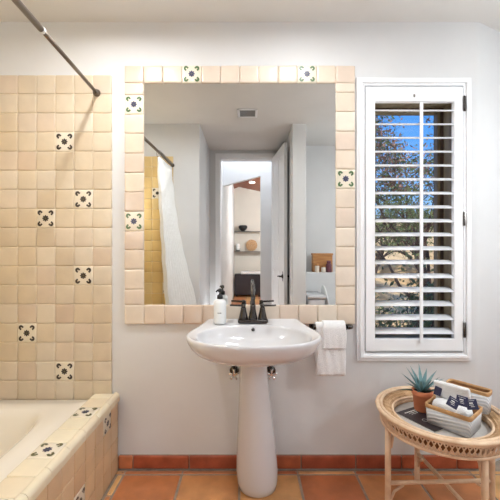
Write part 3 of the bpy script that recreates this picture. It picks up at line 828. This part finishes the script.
for lx, ly in legs:
    bm = bmesh.new(); tube(bm, [(lx, ly, .0), (lx, ly, .02), (lx, ly, .25), (lx, ly, TZ-.004)], [.0135, .014, .0135, .0135], 14); obj('leg', bm, ratt, tab)
    # curved brace
    d = (Vector((TC.x, TC.y, 0))-Vector((lx, ly, 0))).normalized()
    bm = bmesh.new(); tube(bm, [Vector((lx, ly, .33))+d*.014, Vector((lx, ly, .385))+d*.024, Vector((lx, ly, .415))+d*.06, Vector((lx, ly, .44))+d*.075], .007, 8); obj('brace', bm, ratt, tab)
    bm = bmesh.new(); tube(bm, [Vector((lx, ly, .085))+d*.014, Vector((lx, ly, .125))+d*.03, Vector((lx, ly, .155))+d*.075], .006, 8); obj('foot_brace', bm, ratt, tab)
for a, b in ((0, 3), (1, 2)):
    bm = bmesh.new(); zz = .165 if a == 0 else .150
    tube(bm, [(*legs[a], zz), (*legs[b], zz)], .0095, 10); obj('stretcher', bm, ratt, tab)

TB = .4525
# booklet
bk = thing('booklet', 'black booklet with white print lying on the rattan tray', 'booklet', (.80, -.42, TB))
def flat(pts, z0, z1, bm):
    A = [bm.verts.new((x, y, z0)) for x, y in pts]; B = [bm.verts.new((x, y, z1)) for x, y in pts]; n = len(pts)
    bm.faces.new(A); bm.faces.new(B)
    for i in range(n): bm.faces.new((A[i], A[(i+1) % n], B[(i+1) % n], B[i]))
# corners measured on the tray plane
K0 = Vector((.745, -.262)); ud = Vector((.80, -.60)).normalized(); vd = Vector((-.60, -.80)).normalized()
K0 = Vector((.722, -.288)); ud = Vector((.46, -.89)).normalized(); vd = Vector((.89, .46)).normalized()
def kp(a, b): p = K0+ud*a+vd*b; return (p.x, p.y)
bm = bmesh.new(); flat([kp(.001, .001), kp(.199, .001), kp(.199, .134), kp(.001, .134)], TB+.0005, TB+.0045, bm); obj('pages', bm, paper, bk)
bm = bmesh.new(); flat([kp(0, 0), kp(.20, 0), kp(.20, .135), kp(0, .135)], TB+.0045, TB+.006, bm); cvo = obj('cover', bm, bookm, bk)
bm = bmesh.new()
for (a, b0, b1, w_) in ((.022, .03, .112, .007), (.036, .045, .10, .0035), (.047, .05, .095, .003)):
    b_ = b0
    while b_ < b1:
        l_ = random.uniform(.007, .013); flat([kp(a, b_), kp(a+w_, b_), kp(a+w_, b_+l_), kp(a, b_+l_)], TB+.0061, TB+.0063, bm); b_ += l_+.0025
o_ = obj('printed_text', bm, paper, cvo); o_['label'] = 'white printed lines'
bm = bmesh.new(); n_ = 20
for k in range(n_):
    a0, a1 = 2*PI*k/n_, 2*PI*(k+1)/n_; c_ = (.115, .055)
    flat([kp(c_[0]+r_*math.cos(a), c_[1]+r_*math.sin(a)) for r_, a in ((.013, a0), (.013, a1), (.011, a1), (.011, a0))], TB+.0061, TB+.0063, bm)
o_ = obj('printed_ring', bm, paper, cvo); o_['label'] = 'white printed ring'

# potted agave
pp = Vector((.862, -.262, TB+.006))
po = thing('potted_agave', 'small blue-green agave in a terracotta pot on the rattan tray', 'potted plant', pp)
bm = bmesh.new(); lathe(bm, [(.001, pp.z+.0002), (.034, pp.z), (.036, pp.z+.003), (.043, pp.z+.078), (.0465, pp.z+.079), (.048, pp.z+.083), (.048, pp.z+.1), (.0465, pp.z+.102), (.042, pp.z+.101), (.041, pp.z+.088), (.001, pp.z+.088)], pp.x, pp.y, 36, cap=False); pot_o = obj('pot', bm, potm, po)
bm = bmesh.new(); lathe(bm, [(.041, pp.z+.087), (.041, pp.z+.0905), (.02, pp.z+.094), (.001, pp.z+.094)], pp.x, pp.y, 24, cap=False); obj('soil', bm, soilm, pot_o)
def leaf(bm, base, az, el, L, wd, droop, mi=0):
    h_ = Vector((math.cos(az), math.sin(az), 0)); sd = Vector((-math.sin(az), math.cos(az), 0)); n = 9
    rows = []; p = Vector(base); e_ = el
    for i in range(n):
        t = i/(n-1); w_ = wd*(.62+.9*t-1.0*t*t)*(1-t**3) if t < 1 else .0004
        w_ = max(w_, .0004); up = (-h_*math.sin(e_)+Z*math.cos(e_))
        rows.append([bm.verts.new(p+sd*w_*s + up*(abs(s)*w_*.45) + up*th) for s, th in ((-1, 0), (-.5, 0), (0, .0), (.5, 0), (1, 0), (.4, -.0028*(1-t)), (0, -.0042*(1-t)), (-.4, -.0028*(1-t)))])
        p = p+(h_*math.cos(e_)+Z*math.sin(e_))*(L/(n-1)); e_ -= droop/(n-1)
    for A, B in zip(rows, rows[1:]):
        for k in range(8):
            f = bm.faces.new((A[k], A[(k+1) % 8], B[(k+1) % 8], B[k])); f.smooth = True; f.material_index = mi
base = (pp.x, pp.y, pp.z+.09)
spec = [(1.9, 1.15, .125, .0085, .2, 0), (.8, 1.15, .12, .0085, .2, 0), (2.95, .95, .125, .0085, .25, 0), (2.6, 1.2, .13, .0085, .2, 0), (1.4, 1.35, .13, .008, .1, 0), (.35, 1.0, .13, .0085, .25, 0), (.05, .75, .125, .0085, .3, 0), (-.6, 1.1, .115, .008, .25, 0), (-1.3, 1.15, .10, .0085, .2, 0),
        (-2.1, 1.05, .11, .0085, .25, 0), (3.5, .75, .12, .008, .3, 0), (3.14, .30, .125, .006, .35, 1), (-.05, .30, .115, .006, .3, 1), (.5, .45, .10, .006, .3, 1), (2.2, .7, .10, .008, .2, 0), (-1.7, .7, .075, .009, .15, 1), (4.0, .5, .085, .007, .3, 1), (-.9, .6, .07, .009, .3, 1)]
for az, el, L_, wd, dr, mi in spec:
    bm = bmesh.new(); leaf(bm, (base[0]+.008*math.cos(az), base[1]+.008*math.sin(az), base[2]), az, el-.08, L_, wd*1.45, dr); obj('leaf', bm, agavedark if mi else agave, po)

# baskets
def basket(label, F0, Lv, Rv, z0, h, flare, contents_depth, rimw=.016):
    """F0 front corner, Lv / Rv edge vectors to left-back and right-back"""
    c = F0+(Lv+Rv)/2
    t = thing('basket', label, 'basket', (c.x, c.y, z0))
    def loop(f, z, r=.018, n=5):
        cs = [F0, F0+Rv, F0+Rv+Lv, F0+Lv]; out = []
        for i in range(4):
            p = c+(cs[i]-c)*f; a = c+(cs[i-1]-c)*f; b = c+(cs[(i+1) % 4]-c)*f
            da = (a-p).normalized()*r; db = (b-p).normalized()*r
            for k in range(n):
                s = k/(n-1); out.append((p+da)*(1-s)**2+p*2*s*(1-s)+(p+db)*s*s)
        return [(q_.x, q_.y, z) for q_ in out]
    def shell(bm, specs, close_bottom=False):
        rs = [[bm.verts.new(p) for p in loop(f, z)] for f, z in specs]
        for A, B in zip(rs, rs[1:]):
            n = len(A)
            for k in range(n):
                f_ = bm.faces.new((A[k], A[(k+1) % n], B[(k+1) % n], B[k])); f_.smooth = True
        return rs
    f1 = 1+flare
    bm = bmesh.new(); rs = shell(bm, [(1, z0), (1+flare*.5, z0+h*.5), (f1, z0+h-rimw), (f1-.035, z0+h-rimw)]); bm.faces.new(rs[0]); obj('woven_side', bm, basketm, t)
    bm = bmesh.new(); shell(bm, [(f1+.012, z0+h-rimw-.002), (f1+.02, z0+h-rimw*.5), (f1+.015, z0+h), (f1-.045, z0+h), (f1-.05, z0+h-rimw-.002), (f1+.012, z0+h-rimw-.002)]); o1 = obj('tan_rim', bm, leather, t); o1['label'] = 'tan leather rim'
    bm = bmesh.new(); rs = shell(bm, [(f1-.05, z0+h-rimw*.7), (.96, z0+.006)]); bm.faces.new(rs[-1]); obj('lining', bm, wicker_in, t)
    return t
F0 = Vector((.930, -.522)); Lv = Vector((-.112, .140)); Rv = Vector((.118, .100))
basket('white woven basket with tan rim holding towels, at the front of the rattan tray', F0, Lv, Rv, TB+.0066, .088, .05, 0)
F1 = F0+Rv+Vector((.024, .022)); 
basket('narrow white basket with brown lining behind the towel basket', F1+Vector((.018, -.002)), Lv*.98, Vector((.048, .043)), TB+.047, .100, .04, 0)

# towels inside the front basket
cB = F0+(Lv+Rv)/2
ang = math.atan2(Lv.y, Lv.x)
def cloth_block(name, L_, W_, Hh, loc, rot, seed, bev=.01, cuts=5, amp=.003):
    random.seed(seed); bm = bmesh.new(); box(bm, -L_/2, L_/2, -W_/2, W_/2, 0, Hh, bev, seg=3)
    bmesh.ops.subdivide_edges(bm, edges=[e for e in bm.edges if e.calc_length() > .02], cuts=cuts, use_grid_fill=True)
    for v in bm.verts:
        s = v.co*55
        v.co += Vector((math.sin(s.y+seed), math.sin(s.z+2*seed), math.sin(s.x*1.3+s.y))).normalized()*amp*math.sin(s.x+s.y+s.z+seed)
    M = Matrix.Translation(loc) @ rot
    bmesh.ops.transform(bm, matrix=M, verts=bm.verts)
    return obj(name, bm, towelm, None, True)
Rz = Matrix.Rotation(ang, 4, 'Z')
t1 = cloth_block('folded_towel', .150, .022, .166, Vector((cB.x+.022, cB.y+.030, TB+.022)), Rz @ Matrix.Rotation(math.radians(-12), 4, 'X'), 2, .008)
tag(t1, 'white towel standing upright at the back of the tan rimmed basket', 'towel')
t2 = cloth_block('rolled_towel', .158, .066, .064, Vector((cB.x-.018, cB.y-.021, TB+.050)), Rz, 4, .026)
tag(t2, 'rolled white towel lying along the front of the tan rimmed basket', 'towel')
# navy packets fanned on the rolled towel
for k, (px, py, Zd, rot, lab) in enumerate(((453, 400, 1.455, .35, 'navy sachet leaning leftmost in the towel basket'), (461, 398, 1.46, .05, 'navy sachet with pale print in the middle of the towel basket'), (470, 401, 1.45, -.30, 'navy sachet leaning rightmost in the towel basket'))):
    p = Vector(((px-248)/F*Zd, Zd-1.96, 1.25-(py-250)/F*Zd))
    pk = thing('sachet', lab, 'sachet', p, 'navy sachets in the towel basket')
    M = Matrix.Translation(p) @ Matrix.Rotation(math.radians(-38), 4, 'Z') @ Matrix.Rotation(math.radians(-22), 4, 'X') @ Matrix.Rotation(rot, 4, 'Y')
    M = Matrix.Translation((0, -.006*k, .001*k-.012)) @ M @ Matrix.Scale(.88, 4)
    bm = bmesh.new(); box(bm, -.024, .024, -.002, .002, -.022, .024, .0012, M=M); pko = obj('packet', bm, navy, pk)
    bm = bmesh.new()
    for (a, b, c, d) in ((-.010, .006, .004, .009), (-.012, .008, -.003, -.0005), (-.016, .014, .016, .0175), (-.006, .010, -.010, -.008)): box(bm, a, b, -.0026, -.0021, c, d, M=M)
    o_ = obj('print', bm, paper, pko); o_['label'] = 'pale print'
bm = bmesh.new()
p = Vector(((438.5-248)/F*1.60, -.355, 1.25-(391-250)/F*1.60))
box(bm, -.015, .015, -.005, .005, -.022, .018, .002, M=Matrix.Translation(p) @ Matrix.Rotation(-.6, 4, 'Z') @ Matrix.Rotation(.2, 4, 'Y'))
tag(obj('soap_packet', bm, navy), 'dark navy packet tucked behind the towels next to the agave', 'packet')

# ------------------------------------------------------------------ things seen in the mirror
def mp(px, py, Zd):   # reflected pixel -> real point (the mirror lies at y=-.01)
    return Vector(((px-248)/F*Zd, -.02-(Zd-1.96), 1.25-(py-250)/F*Zd))
# panelled door leaf, open
door = thing('door_1', 'white panelled door standing open, seen in the mirror', 'door', (.325, -2.53, 0)); del door['label']; del door['category']; door['kind'] = 'structure'
hp = Vector((.325, -2.535, 0)); dv = Vector((.095, .73, 0)).normalized(); DLn = .70
Md = Matrix.Translation(hp) @ Matrix(((dv.x, -dv.y, 0, 0), (dv.y, dv.x, 0, 0), (0, 0, 1, 0), (0, 0, 0, 1)))
bm = bmesh.new()
box(bm, 0, DLn, -.012, .012, .01, 2.435, M=Md)
for a, b in ((0, .10), (DLn-.10, DLn)): box(bm, a, b, -.019, .019, .01, 2.435, .003, M=Md)
for a, b in ((.01, .22), (1.0, 1.12), (2.32, 2.435)): box(bm, .10, DLn-.10, -.019, .019, a, b, .003, M=Md)
box(bm, DLn/2-.045, DLn/2+.045, -.019, .019, .22, 1.0, .003, M=Md); box(bm, DLn/2-.045, DLn/2+.045, -.019, .019, 1.12, 2.32, .003, M=Md)
dlo = obj('door_leaf', bm, whitep, door)
bm = bmesh.new()
for s in (-1, 1):
    c_ = [Md @ Vector((DLn-.06, s*t, .955)) for t in (.019, .026, .034, .05)]
    tube(bm, c_, [.026, .025, .011, .009], 16)
    tube(bm, [Md @ Vector((DLn-.06, s*.05, .955)), Md @ Vector((DLn-.09, s*.055, .955)), Md @ Vector((DLn-.155, s*.055, .950))], [.010, .009, .008], 10)
    box(bm, DLn-.068, DLn-.052, s*.019, s*.023, .90, 1.01, .002, M=Md)
obj('door_handle', bm, blackp, dlo)

# ceiling vent
v0 = mp(247.5, 113, 3.26)
ve = thing('ceiling_vent', 'grey slatted ceiling vent, seen in the mirror above the doorway', 'vent', (v0.x, v0.y, H))
bm = bmesh.new(); rect = (v0.x-.095, v0.x+.095, v0.y-.10, v0.y+.10)
box(bm, rect[0], rect[1], rect[2], rect[2]+.022, H-.008, H-.0005, .002); box(bm, rect[0], rect[1], rect[3]-.022, rect[3], H-.008, H-.0005, .002)
box(bm, rect[0], rect[0]+.022, rect[2], rect[3], H-.008, H-.0005, .002); box(bm, rect[1]-.022, rect[1], rect[2], rect[3], H-.008, H-.0005, .002)
obj('vent_frame', bm, whitep, ve)
bm = bmesh.new(); box(bm, rect[0]+.02, rect[1]-.02, rect[2]+.02, rect[3]-.02, H-.002, H-.0006); obj('backing', bm, blackp, ve)
bm = bmesh.new()
for k in range(12):
    yy = rect[2]+.028+k*.0126; box(bm, rect[0]+.02, rect[1]-.02, yy, yy+.0065, H-.006, H-.003)
obj('slats', bm, principled('vent_grey', srgb(150, 150, 150), .5)[0], ve)

# boxed ledge in the toilet niche, toilet in front of it, wooden box and jars on top
LY = -2.06; LZt = 1.25-22.5/F*4.0
bm = bmesh.new(); box(bm, .602, 1.94, -2.345, LY, 0, LZt, .004); struct(obj('wall_ledge', bm, wallm))
to = thing('toilet', 'white toilet with raised lid beside the partition wall, seen in the mirror', 'toilet', (.80, -1.83, 0))
MT = Matrix.Translation((.615, -1.83, 0)) @ Matrix.Rotation(math.radians(90), 4, 'Z')   # toilet faces along the niche
bm = bmesh.new(); box(bm, -.20, .20, -.19, -.01, .40, .74, .03, seg=4, M=MT); obj('tank', bm, porc, to, True)
bm = bmesh.new(); box(bm, -.21, .21, -.20, -.005, .741, .775, .012, seg=3, M=MT); obj('tank_lid', bm, porc, to, True)
bm = bmesh.new(); lathe(bm, [(.13, 0), (.135, .02), (.11, .10), (.12, .2), (.17, .33), (.185, .385), (.18, .40), (.14, .40), (.10, .3), (.04, .24)], 0, -.42, 36, sy=1.3, M=MT); obj('bowl', bm, porc, to)
bm = bmesh.new(); lathe(bm, [(.19, .402), (.195, .41), (.19, .42), (.125, .42), (.12, .41), (.125, .402), (.19, .402)], 0, -.43, 36, sy=1.22, cap=False, M=MT); obj('seat', bm, whiteplas, to)
bm = bmesh.new(); lathe(bm, [(.001, -.008), (.18, -.008), (.186, 0), (.18, .008), (.001, .008)], 0, 0, 36, sy=1.22, cap=False, M=MT @ Matrix.Translation((0, -.235, .64)) @ Matrix.Rotation(math.radians(84), 4, 'X')); obj('lid', bm, whiteplas, to)
zt = LZt+.001
wb = thing('wooden_box', 'wooden box standing on the ledge above the toilet, seen in the mirror', 'box', (mp(323, 272, 4.08).x, LY-.14, zt))
wc = wb.location
bm = bmesh.new(); box(bm, wc.x-.115, wc.x+.115, wc.y-.06, wc.y+.06, zt, zt+.20, .004); obj('box_body', bm, boxwood, wb)
bm = bmesh.new(); box(bm, wc.x-.12, wc.x+.12, wc.y-.065, wc.y+.065, zt+.201, zt+.222, .004); obj('box_lid', bm, boxwood, wb)
for i, (px, py0, cc, lab) in enumerate(((318, 264, srgb(236, 222, 206), 'cream jar in front of the wooden box, left one'), (324.5, 266, srgb(236, 226, 214), 'cream jar in front of the wooden box, right one'), (330, 261, srgb(110, 62, 76), 'wine red jar on the ledge by the wooden box'))):
    m_ = principled('jar_%s' % 'abc'[i], cc, .4)[0]
    jx = (px-248)/F*3.98; jh = (272.5-py0)/F*3.98; jr = .026 if i < 2 else .032
    j_ = thing('jar', lab, 'jar', (jx, LY-.03, zt))
    bm = bmesh.new(); lathe(bm, [(jr*.9, zt), (jr, zt+.004), (jr, zt+jh*.7), (jr*.7, zt+jh*.78)], jx, LY-.035, 20); jbo = obj('jar_body', bm, m_, j_)
    bm = bmesh.new(); lathe(bm, [(jr*.75, zt+jh*.78), (jr*.75, zt+jh), (jr*.6, zt+jh*1.02)], jx, LY-.035, 20); obj('lid', bm, boxwood if i < 2 else m_, jbo)

# short hall and far room beyond the doorway
FYr = -.02-(9.7-1.96)
hy = -3.46
struct(boxo('wall_hall_left', (-.62, -.392, FYr, DY-.12, -.05, 3.6), wallm))
struct(boxo('wall_hall_right', (.46, .60, hy, DY-.12, -.05, 3.6), wallm))
struct(boxo('ceiling_hall', (-.62, .6, hy-2.4, DY-.10, 3.5, 3.6), ceilm))
Zh = 5.42
pl = mp(222, 185.5, Zh); pr_ = mp(260.5, 176, Zh)
struct(boxo('wall_closet', (pr_.x, .46, hy-.10, hy, -.05, 3.5), wallm))
bm = bmesh.new()
pts = [(-.40, pl.z-.01), (pr_.x+.001, pr_.z), (pr_.x+.001, 3.5), (-.40, 3.5)]
A = [bm.verts.new((x, hy, z)) for x, z in pts]; B = [bm.verts.new((x, hy-.10, z)) for x, z in pts]
for i in range(4): bm.faces.new((A[i], A[(i+1) % 4], B[(i+1) % 4], B[i]))
bm.faces.new(A); bm.faces.new(B)
struct(obj('wall_hall_end', bm, wallm))
struct(boxo('wall_far', (-.6, 1.6, FYr-.15, FYr, -.05, 4), creamwall))
struct(boxo('wall_far_right', (1.5, 1.6, FYr, hy-.1, -.05, 4), creamwall))
struct(boxo('wall_far_near', (.46, 1.6, hy-.12, hy-.02, -.05, 4), creamwall))
bm = bmesh.new()    # gabled wooden ceiling
ap = mp(239, 187, 9.7); lft = mp(224, 192.5, 9.7); rgt = mp(260, 191.5, 9.7)
sl = (ap.z-lft.z)/(ap.x-lft.x); sr = (rgt.z-ap.z)/(rgt.x-ap.x)
prof = [(-.5, ap.z-sl*(ap.x+.5)), (ap.x, ap.z), (1.6, ap.z+sr*(1.6-ap.x))]
for (a, b) in zip(prof, prof[1:]):
    v = [bm.verts.new((x, y, z+dz)) for dz in (0, .1) for (x, z), y in ((a, FYr-.01), (b, FYr-.01), (b, -5.0), (a, -5.0))]
    for q_ in ((0, 1, 2, 3), (4, 5, 6, 7), (0, 1, 5, 4), (2, 3, 7, 6), (1, 2, 6, 5), (0, 3, 7, 4)): bm.faces.new([v[i] for i in q_])
struct(obj('ceiling_far', bm, woodred))
struct(boxo('ceiling_vault', (-.6, 1.6, -5.9, hy-.08, 3.5, 3.6), ceilm))
lp = mp(252, 182, 9.0); lp.y = -6.6
lp.x = (252-248)/F*8.55
zc = ap.z+sr*(lp.x-ap.x)
rl = thing('recessed_light', 'lit round recessed light in the wooden ceiling, seen in the mirror', 'ceiling light', (lp.x, lp.y, zc-.02))
bm = bmesh.new(); lathe(bm, [(.001, zc-.030), (.065, zc-.030), (.065, zc-.012), (.001, zc-.012)], lp.x, lp.y, 24, cap=False); obj('bulb_face', bm, lamp_em, rl)
bm = bmesh.new(); lathe(bm, [(.066, zc-.033), (.085, zc-.030), (.085, zc+.01), (.066, zc+.01)], lp.x, lp.y, 24, cap=False); obj('trim_ring', bm, whitep, rl)
# glass shelves with bowl, plate, pitcher
def zs(py): return 1.25-(py-250)/F*9.6
sx0, sx1 = (234.5-248)/F*9.6, (262-248)/F*9.6+.02
for py, lab in ((231.5, 'upper thin shelf on the far wall holding the black bowl, seen in the mirror'), (251.5, 'lower thin shelf on the far wall holding the wicker plate, seen in the mirror')):
    tag(boxo('wall_shelf', (sx0, sx1, FYr, FYr+.2, zs(py)-.012, zs(py)+.006), principled('shelf_grey', srgb(120, 116, 110), .3)[0], bev=.002), lab, 'shelf')
z1 = zs(231.5)+.0065; bx0 = (243-248)/F*9.6
bm = bmesh.new(); lathe(bm, [(.03, z1), (.045, z1+.004), (.10, z1+.06), (.125, z1+.11), (.115, z1+.15), (.09, z1+.165), (.10, z1+.12), (.05, z1+.03), (.001, z1+.02)], bx0, FYr+.13, 28); tag(obj('bowl', bm, blackp), 'rounded black bowl on the upper shelf, seen in the mirror', 'bowl')
z2 = zs(251.5)+.0065
bm = bmesh.new()
for k in range(7): tube(bm, [(x, -.01*math.cos(k), y) for x, y in [((.02+.022*k)*math.cos(a), (.02+.022*k)*math.sin(a)) for a in [2*PI*i/28 for i in range(28)]]], .012, 6, closed=True)
bmesh.ops.transform(bm, matrix=Matrix.Translation(((251.5-248)/F*9.6, FYr+.10, z2+.166)) @ Matrix.Rotation(-.2, 4, 'X'), verts=bm.verts)
tag(obj('wicker_plate', bm, rattdark), 'round woven wicker plate leaning on the lower shelf, seen in the mirror', 'plate')
px_ = (238-248)/F*9.6
pt_ = thing('table_lantern', 'small white lantern with black base on the lower shelf, seen in the mirror', 'lantern', (px_, FYr+.12, z2))
bm = bmesh.new(); box(bm, px_-.055, px_+.055, FYr+.07, FYr+.17, z2, z2+.03, .004); obj('base', bm, blackp, pt_)
bm = bmesh.new(); lathe(bm, [(.06, z2+.031), (.06, z2+.11), (.05, z2+.2), (.03, z2+.215)], px_, FYr+.12, 20); obj('shade', bm, whiteplas, pt_)
cz0, cz1 = 0.002, zs(270.5)
ch = thing('storage_chest', 'charcoal chest with white cushion top in the far room, seen in the mirror', 'chest', (-.05, FYr+.35, 0))
bm = bmesh.new(); box(bm, (235-248)/F*9.3, .36, FYr+.12, FYr+.55, cz0+.05, cz1-.08, .006); box(bm, -.33, -.28, FYr+.14, FYr+.2, cz0, .05); box(bm, .28, .33, FYr+.14, FYr+.2, cz0, .05); box(bm, -.33, -.28, FYr+.47, FYr+.53, cz0, .05); box(bm, .28, .33, FYr+.47, FYr+.53, cz0, .05)
obj('chest_body', bm, chestm, ch)
bm = bmesh.new(); box(bm, -.20, .34, FYr+.13, FYr+.53, cz1-.079, cz1-.01, .02, seg=3); obj('cushion', bm, towelm, ch, True)
bm = bmesh.new(); box(bm, -.16, .06, FYr+.551, FYr+.556, .12, cz1-.14, .002); box(bm, .09, .31, FYr+.551, FYr+.556, .12, cz1-.14, .002); obj('chest_door', bm, chestm, ch)

# unseen ceiling lamp housings; all but the first added with their fill light
labs = ['slim white flush ceiling lamp above the bathtub edge near the mirror wall', 'round white flush lamp added as unseen fill light above the sink', 'largest round flush lamp added as unseen fill light near the toilet niche', 'round flush lamp added as unseen fill light over the far half of the bathtub']
for (x, y, s, p), lab in zip(UNSEEN_LAMPS, labs):
    bm = bmesh.new(); r = s/2
    lathe(bm, [(r+.004, H-.0005), (r+.018, H-.0005), (r+.018, H-.027), (r+.012, H-.030), (r+.004, H-.028), (r+.004, H-.0005)], x, y, 32, cap=False)
    tag(obj('unseen_ceiling_lamp', bm, whitep), lab, 'ceiling lamp', 'flush ceiling lamps')

for (x, y, z, p), lab, ww in zip(FILL_POINTS, ('white sconce added for the unseen fill light on the right wall', 'white sconce added for the unseen fill light on the tiled end wall of the bathtub'), ((1.95, -1.02), (-1.30, -1.587))):
    bm = bmesh.new(); w_ = Vector((ww[0], ww[1], z-.12)); g_ = Vector((x, y, z-.12)); d_ = (g_-w_).normalized()
    tube(bm, [w_+d_*.001, w_+d_*.012], .045, 20); tube(bm, [w_+d_*.01, g_], .008, 8); tube(bm, [(x, y, z-.13), (x, y, z-.09)], [.02, .03], 16)
    tag(obj('fill_sconce', bm, whitep), lab, 'sconce')  # sconce bodies added to carry the unseen fill lights
bm = bmesh.new(); box(bm, -.499, -.475, -2.19, -2.11, .33, .45, .006); tube(bm, [(-.476, -2.15, .36), (-.44, -2.15, .355)], .012, 12)
tag(obj('recess_fill_lamp', bm, whitep), 'small white lamp body added for the unseen low fill light in the door recess', 'lamp')  # lamp body added around the recess fill light, out of view
